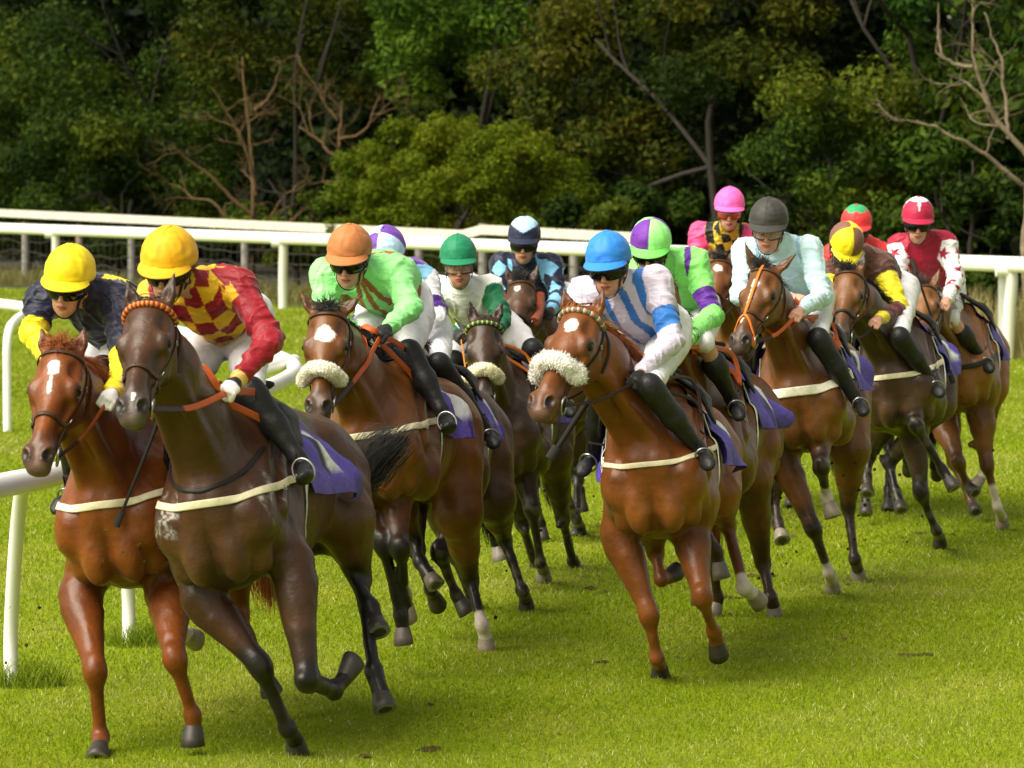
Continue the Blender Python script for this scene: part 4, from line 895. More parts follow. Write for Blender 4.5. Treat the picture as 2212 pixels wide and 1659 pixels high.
    for s, y in (('L', 1), ('R', -1)):
        S_, E_, Wr = J['sh' + s], J['el' + s], J['wr' + s]; d1, t1 = seg_t(v, S_, E_); d2, t2 = seg_t(v, E_, Wr); d = np.minimum(d1 - .082, d2 - .055); t = np.where(d1 - .075 < d2 - .055, t1, 1 + t2)
        m = d < best - .005; best = np.where(m, d, best); arm[m] = t[m]; isarm[m] = y
        ax = nrm(E_ - S_); e1 = nrm(np.cross(ax, f)); e2 = np.cross(ax, e1); ang[m] = np.arctan2((v[m] - S_) @ e1, (v[m] - S_) @ e2)
    N_ = vnormals(v, F)
    fold = noise(v * (1, 1, 1), 11, sp['id']); fold = 1 - np.abs(fold) * 1.6; fold2 = noise(v, 22, sp['id'] * 2.); am = (isarm != 0) * np.exp(-((arm - 1) / .5) ** 2)
    cr = lambda q, w: np.exp(-(q / w) ** 2)
    v = v + N_ * (.010 * cr(noise(v + .02 * noise(v, 9)[:, None], 6.5, sp['id']), .16) + .006 * cr(noise(v, 13, sp['id'] * 2.), .2) - .004 + am * .005 * np.sin(arm * 30 + 3 * noise(v, 8)))[:, None]
    lat = (v - J['ch']) @ tl; sp_s = (v - J['pel']) @ sp_d; bk = (v - J['ch'] * .5 - J['pel'] * .5) @ tb
    c = sp['silk'](dict(v=v, arm=arm, isarm=isarm, ang=ang, lat=lat, s=sp_s, bk=bk, n=len(v), L=np.linalg.norm(J['ch'] - J['pel']), tb=tb, J=J, hd=hd, f=f, N=N_, front=(N_ @ tb < .1)))
    link('silks', mesh_from('silks', v - o, F, np.clip(c, 0, 1)), M_SATIN, root)
    # ---- breeches
    p = SDF(); p.cap(J['pel'] - sp_d * .04, J['pel'] + sp_d * .10, .135, .125, .05, flat=(tb, .9))
    for s in 'LR':
        hi, kn, an = J['hi' + s], J['kn' + s], J['an' + s]; p.cap(hi - sp_d * .03, hi * .5 + kn * .5, .108, .080, .06); p.cap(hi * .5 + kn * .5, kn, .078, .050, .03); be = sp.get('br_end', .0); p.cap(kn, kn * (1 - be) + an * be, .049, .045, .03)
    v, F = p.mesh(max(vx, .008)); v = smooth_mesh(v, F, 1); N_ = vnormals(v, F); v = v + N_ * (.005 * (1 - np.abs(noise(v, 12, 4)) * 1.5) + .002 * noise(v, 30))[:, None]
    link('breeches', mesh_from('breeches', v - o, F, np.tile(np.array(sp.get('breech', WHT)), (len(v), 1)) * (1 - .05 * sstep(-.2, .6, noise(v, 6, 3)))[:, None]), M_BREECH, root)
    # ---- boots
    for s in 'LR':
        kn, an = J['kn' + s], J['an' + s]; sh = nrm(an - kn); toe = nrm(f * .85 - u * .28 + l * (.18 if s == 'L' else -.18)); bt = SDF(); a0 = kn + (an - kn) * sp.get('boot_top', .02)
        bt.cap(a0, kn * .5 + an * .5, .066, .056, .02); bt.cap(kn * .5 + an * .5, an, .056, .036, .03); bt.cap(an, an + sh * .05 - toe * .015, .038, .034, .02); bt.cap(an + sh * .055 - toe * .01, an + sh * .06 + toe * .13, .032, .029, .03); bt.ell(an + sh * .065 + toe * .15, np.stack([toe, sh, np.cross(toe, sh)]), (.05, .026, .038), .02)
        bt.cap(a0 - sh * .02, a0 + sh * .02, .067, k=.005)
        v, F = bt.mesh(max(vx, .008)); cc = np.tile(np.array((.013, .013, .014)), (len(v), 1))
        if sp.get('boot_band'): tt_ = seg_t(v, kn, an)[1]; cc[tt_ < sp.get('boot_top', .02) + sp['boot_band']] = hexc(sp.get('band_col', '5b5b58'))
        if sp.get('sock'): 
            pass
        m = MB(); m.add(v, F, cc); m.build('boot', M_BOOT, root)
        # stirrup and leather belong to the saddle of the horse
        ft = an + sh * .09 + toe * .07; m = MB(); A = np.linspace(0, 2 * math.pi, 21); wl = nrm(np.cross(toe, sh)); m_r = [ft - sh * .035 + wl * .046 * math.cos(x) - sh * .056 * math.sin(x) for x in A]; tube(m, m_r, .006, 6, cap=False); so_ = m.build('stirrup', M_METAL, H['root'])
        m = MB(); y = 1 if s == 'L' else -1; pts = spline([ft - sh * .10, (ft - sh * .1) * .5 + T(-.16, y * .33, 1.50) * .5, T(-.16, y * .28, 1.56)], 8); bad = H['sdf'].eval(pts) > .03; Pq, _ = H['sdf'].project(pts[3:], .022, 6); pts[3:] = Pq; tube(m, pts, .008, 6, BLACKL, flat=.3); m.build('stirrup_leather', M_LEATH, H['root'])
    # ---- helmet: dome, peak, band, knob
    col1, col2 = hexc(sp['cap'][0]), hexc(sp['cap'][-1]); style = sp.get('capstyle', 'plain'); m = MB(); nu, nv = 72, 34
    R1 = np.array((.128, .120, .110)) * sp.get('helm', 1.0); c0 = HP(-.012, .076, 0); vv = []; cc = []
    for j in range(nv):
        e = math.radians(-24 + 114 * j / (nv - 1))
        for i in range(nu):
            a_ = 2 * math.pi * i / nu; x, y, z = math.cos(e) * math.cos(a_), math.sin(e), math.cos(e) * math.sin(a_)
            sc = 1 + (.020 * abs(math.cos(a_ * 3 + .5)) ** 24 * (1 if e > 0 else 0)) + (.022 if -.16 < e < -.02 else 0)
            low = max(0, -e) ; pt = np.array((x * R1[0] * sc, y * R1[1] * sc, z * R1[2] * sc)); vv.append(c0 + fw * pt[0] + hu * pt[1] + sd_ * pt[2])
            k = col1
            if style == 'quarter': k = col1 if math.sin(a_ * 2 + math.pi * (1 if sp.get('qflip') else 0)) > 0 else col2
            elif style == 'top': k = col2 if y > .74 - .12 * abs(math.sin(a_ * 3)) else col1
            elif style == 'starry': k = col2 if (y > .80 or (abs((a_ + math.pi / 8) % (math.pi / 2) - math.pi / 8) < .30 * (y - .30))) else col1
            elif style == 'chev': k = col2 if y > .22 + .45 * abs(z) else col1
            if e < -.20: k = np.array(sp.get('rim', (.012, .012, .013)))
            cc.append(k)
    i = np.arange(nv - 1)[:, None] * nu; j = np.arange(nu)[None]; j2 = (j + 1) % nu; vv = np.array(vv); nz_ = noise(vv, 26, sp['id']); dd = vv - c0; dd /= np.linalg.norm(dd, axis=1)[:, None]; vv = vv + dd * (.0022 * (1 - 2 * np.abs(nz_)))[:, None]
    m.add(vv, np.stack([i + j, i + j2, i + nu + j2, i + nu + j], -1).reshape(-1, 4), np.array(cc))
    hel = m.build('helmet', M_HELM, root)
    m = MB(); ny_, nr = 25, 7; pk = []
    for r_ in range(nr):
        for t in np.linspace(-1.15, 1.15, ny_):
            ext = r_ / (nr - 1) * .062 * max(0, math.cos(t * 1.30)) ** .7; x = (R1[0] * 1.0 + ext) * math.cos(t); z = (R1[2] * 1.01 + ext * .5) * math.sin(t); pk.append(c0 + fw * x + sd_ * z - hu * (.012 + ext * .42 + .012 * (r_ / (nr - 1)) * math.sin(t) ** 2))
    pk = np.array(pk); idx = np.arange(nr * ny_).reshape(nr, ny_); Fq = np.stack([idx[:-1, :-1], idx[:-1, 1:], idx[1:, 1:], idx[1:, :-1]], -1).reshape(-1, 4); pc = hexc(sp.get('peak', sp['cap'][0]))
    m.add(pk, Fq, pc); m.add(pk - hu * .005, Fq[:, ::-1], (.012, .012, .012)); tube(m, pk[-ny_:] - hu * .0025, .0035, 6, pc); pko = m.build('peak', M_HELM, root); pko.parent = hel
    m = MB(); m.add(*uvs(c0 + hu * R1[1] * 1.01, np.array((.013, .007, .013)), np.stack([fw, hu, sd_], 1), 10, 6), col1); q = m.build('button', M_HELM, root); q.parent = hel
    # band under the peak, chin strap
    m = MB(); A = np.linspace(-1.5, 1.5, 30); P_ = np.array([HP(-.010 + .110 * math.cos(t), .038, .094 * math.sin(t)) for t in A]); nn = np.array([fw * math.cos(t) + sd_ * math.sin(t) for t in A]); strap(m, P_, nn, .030, .010, (.012, .012, .013))
    for y in (-1, 1):
        Pc = [HP(.018, .02, y * .088), HP(.030, -.03, y * .083), HP(.035, -.075, y * .062), HP(.045, -.118, y * .028), HP(.045, -.126, 0)]; Ps, Pn = b.project(spline(Pc, 16), .004, 4); Ps[:3] = spline(Pc, 16)[:3]; strap(m, Ps, Pn, .016, .004, (.012, .011, .010))
        Pc = [HP(-.035, .015, y * .088), HP(-.012, -.03, y * .082), HP(.020, -.060, y * .072)]; strap(m, spline(Pc, 10), np.tile(sd_ * y, (10, 1)), .013, .004, (.012, .011, .010))
    m.build('chin_strap', M_LEATH, root)
    # ---- goggles
    lens = sp.get('lens', 'dark'); m = MB(); nA, nB = 26, 8; pts = []
    for j in range(nB):
        for i in range(nA):
            t = -1.12 + 2.24 * i / (nA - 1); w = j / (nB - 1) * 2 - 1; hgt = .030 * (1 - .30 * abs(math.sin(t)) ** 3); cut = .008 * math.exp(-(t / .13) ** 2) * (w < -.3)
            rr = .112 - .007 * w * w; pts.append(HP(-.002 + rr * math.cos(t) * 1.02, .002 + w * hgt + cut * 1.8, rr * .86 * math.sin(t)))
    pts = np.array(pts); idx = np.arange(nA * nB).reshape(nB, nA); Fg = np.stack([idx[:-1, :-1], idx[:-1, 1:], idx[1:, 1:], idx[1:, :-1]], -1).reshape(-1, 4)
    if lens == 'clear': LM = M_CLEAR
    elif lens == 'red': LM = M_REDL
    else: LM = M_LENS
    m.add(pts, Fg); gl = m.build('goggles', LM, root)
    m = MB(); border = np.concatenate([pts[:nA], pts[nA::nA][0:], pts[-nA:][::-1]]) if False else None
    ring_ = list(pts[:nA]) + [pts[k * nA + nA - 1] for k in range(1, nB - 1)] + list(pts[-nA:][::-1]) + [pts[k * nA] for k in range(nB - 2, 0, -1)]; ring_.append(ring_[0]); tube(m, ring_, .0035, 6, hexc(sp.get('gframe', '0c0c0c')), cap=False)
    for y in (-1, 1): strap(m, [HP(.05, .004, y * .083), HP(.0, .010, y * .092), HP(-.05, .014, y * .088)], np.tile(sd_ * y, (3, 1)), .020, .003, (.015, .014, .013))
    fr = m.build('frame', M_LEATH, root); fr.parent = gl
    # ---- reins from each bit ring to each hand
    rc = hexc(sp.get('rein', '2a1a10')); rw = sp.get('reinw', .016)
    for s, y in (('L', 1), ('R', -1)):
        B_ = H['bits'][1 if s == 'L' else 0]; W_, hf, pn, th = hands[s]; G_ = W_ + hf * .075 + pn * .018; mid = B_ * .5 + G_ * .5 - Z * .03; P_, pn_ = spline([B_, mid, G_], 30), None
        dsd = H['sdf'].eval(P_); bad = dsd < .012
        if bad.any(): Pp, _ = H['sdf'].project(P_, .012, 6); P_[bad] = Pp[bad]; P_ = np.vstack([P_[:1], (P_[:-2] + P_[1:-1] * 2 + P_[2:]) / 4, P_[-1:]])
        m = MB(); half = 9; rb = hexc(sp.get('rein1', '2a1a10')); cc = np.array([rb if i < 12 else rc for i in range(30)]); strap(m, P_, np.tile(nrm(l * y + u * .4), (30, 1)), rw, .005, cc); ro = m.build('rein', M_LEATH, H['root'])
    if sp.get('reinloop', sp.get('rein', '2a1a10') in ('b5521c', 'd97a1e')):
        G0 = hands['L'][0] + hands['L'][1] * .06 + hands['L'][2] * .02; G1 = hands['R'][0] + hands['R'][1] * .06 + hands['R'][2] * .02; c_ = (G0 + G1) / 2
        m = MB(); P_ = spline([G1, c_ + f * .05 + u * .045 - l * .03, c_ + f * .07 + u * .02 + l * .02, G0, T(-.02, .20, 1.60), T(.02, .24, 1.42), T(.04, .20, 1.50), c_ - u * .02 + l * .02], 50)
        bad = H['sdf'].eval(P_) < .01; Pp, _ = H['sdf'].project(P_, .01, 6); P_[bad] = Pp[bad]; strap(m, P_, np.tile(nrm(f * .7 + l * .6), (50, 1)), rw * 1.15, .005, rc); m.build('rein', M_LEATH, H['root'])
    H['J'] = J; H['hands'] = hands
    return root
M_CLEAR = bpy.data.materials.new('clear_lens'); M_CLEAR.use_nodes = True
_b = M_CLEAR.node_tree.nodes['Principled BSDF']; _b.inputs['Base Color'].default_value = (.75, .62, .55, 1); _b.inputs['Alpha'].default_value = .22; _b.inputs['Roughness'].default_value = .05
M_REDL = mat('red_mirror_lens', .08, col=(.45, .03, .015), spec=.9, coat=.8, coat_r=.03)
# ---- racing colours
def base(d, c): return np.tile(hexc(c), (d['n'], 1)).astype(float)
def silk1(d):
    c = base(d, '1a1c33'); Y = hexc('e6d21e'); m = (d['isarm'] != 0) & (d['arm'] > .74); c[m] = Y; m = (d['isarm'] == 0) & (d['s'] < .06); c[m] = Y; m = (d['isarm'] == 0) & (np.abs(np.abs(d['lat']) - .085) < .02) & (d['bk'] > .05) & (d['s'] > .1); c[m] = Y; return c
def silk2(d):
    c = base(d, '8a0f20'); Y = hexc('dcab1e'); k = .084; a = np.floor(d['s'] / k + .3) + np.floor((d['lat'] + (d['bk'] < 0) * k / 2) / k); m = (d['isarm'] == 0) & (a % 2 == 0); c[m] = Y; m = (d['isarm'] != 0) & (d['arm'] < .26) & (d['ang'] > 0); c[m] = Y; m = (d['arm'] > 1.9); c[m] = hexc('d8b060'); return c
def silk3(d):
    c = base(d, '8ee48a'); B = hexc('9a5a2c'); m = (d['isarm'] == 0) & (np.abs(np.abs(d['lat']) - .105 + .25 * (d['s'] - .25)) < .014); c[m] = B; m = (d['isarm'] == 0) & (np.abs(d['lat']) < .014) & d['front']; c[m] = B; m = (np.abs(d['arm'] - .10) < .05) & (d['isarm'] != 0) & (np.abs(d['ang']) < 1.3); c[m] = B
    m = (d['isarm'] == 0) & (np.abs(d['s'] - d['L'] * .86) < .014) & ~d['front']; c[m] = B; return c
def silk4(d):
    c = base(d, '86bfe4'); m = (d['isarm'] != 0); c[m] = hexc('ecebf5'); m = (d['isarm'] != 0) & (np.abs(d['arm'] - .80) < .17); c[m] = hexc('4a1f7c'); m = (d['isarm'] == 0) & (np.abs(d['lat'] - .09) < .05) & (d['bk'] > .03); c[m] = hexc('6a3fa0'); return c
def silk5(d):
    c = base(d, 'e4e6e2'); G_ = hexc('156b45'); m = (d['isarm'] != 0) & (d['arm'] > .12); c[m] = G_; q = d['v'] - (d['J']['ch'] * .55 + d['J']['pel'] * .45); m = (d['isarm'] == 0) & d['front'] & (np.linalg.norm(q, axis=1) < .19); c[m] = hexc('10452a'); return c
def silk6(d):
    c = base(d, '1b1f38'); LB = hexc('7fc0ee'); a = (d['arm'] * 1.7) % 1 - .5; b_ = (d['ang'] / 2.09) % 1 - .5; m = (d['isarm'] != 0) & (np.abs(a) + np.abs(b_) < .40); c[m] = LB; m = (d['isarm'] == 0) & (np.abs(np.abs(d['lat']) - .12) < .03) & (d['s'] > d['L'] * .5) & d['front']; c[m] = LB; return c
def silk7(d):
    c = base(d, 'cdc4d8'); B = hexc('2f70c0'); m = (d['isarm'] == 0) & (((np.abs(d['lat']) / .075 + .52) % 1) < .50) & (np.abs(d['lat']) > .018); c[m] = B; m = (d['isarm'] != 0) & (np.abs(d['arm'] - .66) < .17); c[m] = B; m = (d['isarm'] != 0) & (d['arm'] < .14) & (np.abs(d['ang'] - .4) < .5); c[m] = B; return c
def silk8(d):
    c = base(d, '84dd70'); P_ = hexc('5a2590'); m = (d['isarm'] != 0) & (np.abs(d['arm'] - .74) < .19); c[m] = P_; m = (d['isarm'] == 0) & (np.abs(np.abs(d['lat']) - .13) < .022); c[m] = P_; m = (d['arm'] > 1.72) & ((d['arm'] * 16 % 1) < .35); c[m] = (.01, .01, .01); return c
def silk9(d):
    c = base(d, 'c9b23a'); k = .062; a = np.floor(d['s'] / k) + np.floor(d['lat'] / k + .5); m = (a % 2 == 0); c[m] = (.012, .012, .010); m = d['isarm'] != 0; c[m] = hexc('ee4f86'); return c
def silk10(d):
    c = base(d, 'c2dfe8'); m = (d['isarm'] == 0) & (np.abs(np.abs(d['lat']) - .12) < .010); c[m] = hexc('8fb8cc'); return c
def silk11(d):
    c = base(d, '54332a'); Y = hexc('e8d422'); m = (d['isarm'] != 0) & (d['arm'] > .22); c[m] = Y; m = (d['isarm'] == 1) & (d['arm'] > 1.15) & (d['arm'] < 1.75) & (np.cos(d['ang'] - 1) < -.1); c[m] = hexc('5a2626'); return c
def silk12(d): return base(d, 'e03a38')
def silk13(d):
    c = base(d, '9c1434'); m = (d['isarm'] != 0) & (d['arm'] > .10); c[m] = hexc('ecebf0'); ax = d['arm']
    for a0, t0 in ((.38, .6), (.38, 2.7), (.38, -1.5), (.95, 1.6), (.95, -.5), (.95, -2.6), (1.5, .6), (1.5, 2.7), (1.5, -1.5)):
        x = ((d['ang'] - t0 + math.pi) % (2 * math.pi) - math.pi) * .065; y = (ax - a0) * .29; m = (d['isarm'] != 0) & star(x, y, .052); c[m] = hexc('9c1434')
    return c

# ================================================================== THE FIELD (front to back); joints follow the photograph, depths follow real bone lengths
CHEST = (.235, .062, .010); DBAY = (.085, .034, .014); BAY = (.20, .068, .013); BRN = (.085, .038, .016)
HS = [
 dict(id=1, label='chestnut racehorse with white star and dark brown bridle, first from the left', coat=CHEST, S=1.05, W=(252, 884), C=(392, 892), D=18.5, roll=8, poll=(133, 744), nose=(72, 985), yaw=10, ears=((90, 711), (183, 706)),
      RF=[(175, 1285, -.05), (205, 1450, -.3), (218, 1592, .05), (212, 1640, 'g')], LF=[(362, 1285, -.05), (378, 1425, 'n'), (416, 1545, .1), (418, 1590, 0)],
      LH=[(515, 1320, .1), (560, 1430, -.2), (590, 1500, -.1)], RH=[(350, 1300, .1), (385, 1368, .15), (415, 1372, .1)], marks=[(.15, 0, .035, .026), (.23, -.002, .05, .008)], hair=(.24, .07, .016), mane=1.1, muzzle=.6, socks={'RH': .2}, vox=.009),
 dict(id=2, label='dark bay racehorse with orange beaded browband and sweat foam at the breast, leading the field', coat=DBAY, S=1.06, W=(466, 872), C=(600, 878), D=18.0, roll=9, poll=(320, 645), nose=(276, 878), yaw=14, ears=((275, 604), (377, 587)),
      RF=[(440, 1290, -.05), (563, 1440, -.1), (622, 1575, .1), (650, 1625, 'g')], LF=[(628, 1215, -.05), (665, 1470, -.15), (722, 1492, .25), (765, 1438, .12)],
      LH=[(745, 1120, 0), (780, 1250, .1), (808, 1450, -.4), (836, 1540, -.1)], RH=[(715, 1165, .1), (800, 1310, -.2), (820, 1366, -.1)], marks=[(.53, .008, .018, .008)], points=1, mane=0, forelock=2, browband=[(.30, .02, .02), (.55, .22, .02)], hair=(.02, .018, .016), martingale=BLACKL,
      foam=[(.30, .23, 1.20, .10), (.22, .27, 1.24, .09), (.33, -.17, 1.17, .08)], tail=[(790, 1040, .1), (840, 985, .1), (880, 945, .05)], vox=.009),
 dict(id=3, label='bay racehorse with white star and cream fleece noseband, behind the leading dark bay', coat=BAY, W=(800, 775), C=(885, 798), D=20.9, roll=8, poll=(708, 661), nose=(682, 880), yaw=8, ears=((647, 630), (783, 635)), fleece='e6e2cc', shag=.004, points=1,
      LF=[(845, 1050, 0), (865, 1187, -.2), (874, 1284, .15), (880, 1325, .05)], RF=[(770, 1060, 0), (828, 1176, -.2), (866, 1330, .1), (872, 1380, 0)], LH=[(990, 1110, 0), (1016, 1250, .3), (1041, 1350, -.15), (1054, 1404, 'g')], RH=[(895, 1165, .2), (908, 1215, -.1), (944, 1268, -.1)],
      marks=[(.18, .005, .040, .045)], socks={'LF': .12, 'LH': .15}, mane=.7, forelock=1, hair=(.02, .018, .016), vox=.010, breast='cream', hoof=(.09, .07, .055)),
 dict(id=4, label='dark brown racehorse with mud spattered hind legs, hidden between the two fleece nosebands', coat=BRN, W=(905, 795), C=(955, 822), D=22.6, roll=11, poll=(868, 700), nose=(845, 880), yaw=10, points=1, RF='F0', LF=[(950, 1195, -.2), (985, 1285, .1), (1000, 1308, 0)],
      LH=[(1065, 1080, 0), (1089, 1163, .3), (1128, 1275, -.1), (1141, 1315, 'g')], RH='H0', mud=.5, vox=.013),
 dict(id=5, label='dark brown racehorse seen head on with cream fleece noseband and green braided browband', coat=(.060, .030, .015), W=(1062, 775), C=(1110, 790), D=25.0, roll=9, poll=(1047, 684), nose=(1043, 868), yaw=-2, ears=((1013, 642), (1086, 644)), fleece='e8e4bb', shag=.004, points=1, browband=[(.02, .09, .02), (.45, .42, .12), (.02, .09, .02)],
      LF=[(1125, 990, 0), (1149, 1100, -.1), (1168, 1215, .1), (1178, 1248, 'g')], RF=[(1035, 1060, 0), (1062, 1120, -.1), (1072, 1170, .1), (1078, 1192, 0)], LH='H0', RH='H0', hoof=(.20, .17, .14), mud=.6, forelock=2, mane=.4, breast=None, muzzle=.9, vox=.012),
 dict(id=6, label='brown racehorse with small white star and red brown cheekpieces, behind the green browband', coat=BRN, W=(1190, 690), C=(1245, 700), D=28.2, roll=8, poll=(1124, 602), nose=(1112, 730), yaw=14, ears=((1091, 564), (1166, 564)), cheekpieces=1, points=1, mud=.7,
      LF=[(1190, 960, 0), (1217, 1051, -.1), (1245, 1121, .1), (1256, 1146, 'g')], RF=[(1130, 940, 0), (1150, 1040, 0), (1168, 1130, .1), (1171, 1152, 0)], LH=[(1238, 1010, .2), (1252, 1060, .1), (1257, 1098, 0)], RH='H1', marks=[(.13, -.01, .022, .022)], breast=None, bridle=BLACKL, vox=.013),
 dict(id=7, label='chestnut racehorse with shaggy white fleece noseband and striped browband, centre of the field', coat=(.235, .070, .012), S=1.02, W=(1400, 828), C=(1446, 850), D=20.6, roll=7, poll=(1256, 658), nose=(1166, 848), yaw=28, hs=1.1, ears=((1216, 622), (1304, 621)), fleece='eceae2', shag=.008, fl_a=.37,
      RF=[(1338, 1150, 0), (1402, 1328, -.1), (1419, 1422, .05), (1430, 1456, 'g')], LF=[(1488, 1150, 0), (1517, 1290, -.2), (1541, 1363, .2), (1552, 1408, .1)], LH=[(1545, 1060, 0), (1570, 1130, .3), (1607, 1269, -.2), (1637, 1292, .1)], RH=[(1415, 1190, .2), (1428, 1250, -.1), (1456, 1245, .1)],
      marks=[(.15, .012, .035, .030)], hair=(.28, .085, .018), mane=1.1, forelock=2, muzzle=.35, browband=[(.30, .10, .06), (.08, .16, .08), (.5, .4, .3)], socks={'LH': .1}, vox=.009, bridle=BLACKL, breast='cream', bw=.026),
 dict(id=8, label='bay racehorse mostly hidden, its hindquarters behind the boot of the central rider', coat=(.17, .060, .016), W=(1495, 770), C=(1550, 786), D=22.5, roll=8, poll=(1432, 635), nose=(1395, 800), yaw=22, ears=((1395, 590), (1441, 579)), points=.8,
      RF=[(1480, 1170, -.1), (1500, 1250, .1), (1510, 1290, 0)], LF=[(1505, 1110, -.1), (1546, 1190, .05), (1558, 1240, 0)], LH=[(1620, 1030, 0), (1648, 1215, .3), (1664, 1290, -.1), (1676, 1331, 'g')], RH=[(1540, 1210, .1), (1550, 1290, .1), (1545, 1310, 0)], hoof=(.13, .11, .09), vox=.011, breast=None),
 dict(id=9, label='bay racehorse with white star, furthest back below the pink helmet', coat=BAY, W=(1600, 640), C=(1650, 650), D=30.5, roll=6, poll=(1556, 556), nose=(1535, 678), yaw=10, ears=((1530, 528), (1590, 528)), points=1, LF='F1', RF='F0', LH='H1', RH='H0', marks=[(.14, 0, .03, .03)], vox=.014),
 dict(id=10, label='bay racehorse with open mouth and orange rubber strap up its face', coat=(.21, .078, .018), W=(1716, 700), C=(1748, 714), D=24.4, roll=8, poll=(1652, 572), nose=(1588, 735), yaw=30, ears=((1608, 522), (1723, 545)), points=.9, mouth=1, aus=1,
      RF=[(1692, 990, 0), (1757, 1142, -.1), (1790, 1236, .1), (1802, 1274, 'g')], LF=[(1768, 905, 0), (1774, 1010, -.35), (1785, 1070, .15), (1797, 1106, -.02)], LH=[(1835, 970, 0), (1832, 1095, .2), (1846, 1208, -.1), (1858, 1250, 'g')], RH=[(1672, 1070, .2), (1680, 1130, -.1), (1690, 1168, -.1)],
      marks=[(.17, .0, .03, .022), (.27, -.006, .08, .011), (.42, -.008, .04, .007)], socks={'LF': .35, 'RF': .08}, mud=.25, hoof=(.25, .21, .17), forelock=1, mane=.5, breast='white', bw=.055, vox=.010),
 dict(id=11, label='dark brown racehorse with grey brown shoulders and dark noseband, second from the far right', coat=(.080, .042, .022), W=(1925, 680), C=(1948, 692), D=26.9, roll=8, poll=(1833, 578), nose=(1808, 728), yaw=20, ears=((1797, 542), (1870, 534)), points=1,
      RF=[(1975, 930, 0), (1990, 1066, -.05), (2022, 1146, .1), (2034, 1172, 'g')], LF=[(1965, 850, 0), (1980, 920, -.35), (2036, 1015, .1), (2060, 1052, -.05)], LH=[(1920, 1000, .2), (1935, 1062, -.1), (1948, 1104, -.1)], RH=[(1878, 985, .3), (1872, 1030, -.1), (1874, 1068, -.1)], face=(.14, .055, .015), mud=.4, vox=.012, breast='cream', bridle=BLACKL),
 dict(id=12, label='bay racehorse almost fully hidden, ridden by the jockey in plain red', coat=BAY, W=(1890, 640), C=(1930, 650), D=30.2, roll=6, poll=(1858, 600), nose=(1845, 690), yaw=10, points=1, LF='F0', RF='F1', LH='H0', RH='H1', vox=.015),
 dict(id=13, label='light bay racehorse with black breast girth and white lower foreleg, furthest right', coat=(.25, .098, .024), W=(2050, 655), C=(2068, 668), D=28.8, roll=8, poll=(1991, 612), nose=(1990, 736), yaw=30, ears=((1961, 573), (2032, 575)), points=.5, breast='black', bz=1.16,
      LF=[(2118, 900, 0), (2132, 1005, -.05), (2154, 1094, .05), (2171, 1138, 'g')], RF=[(2040, 915, 0), (2070, 1000, -.3), (2088, 1045, .1), (2100, 1060, -.05)], LH=[(2118, 960, .2), (2128, 1020, .1), (2112, 1042, 0)], RH=[(2060, 1000, .2), (2095, 1075, -.1), (2108, 1106, -.1)], socks={'LF': .55, 'LH': .2}, mud=.2, hair=(.05, .03, .02), forelock=1, vox=.012),
]
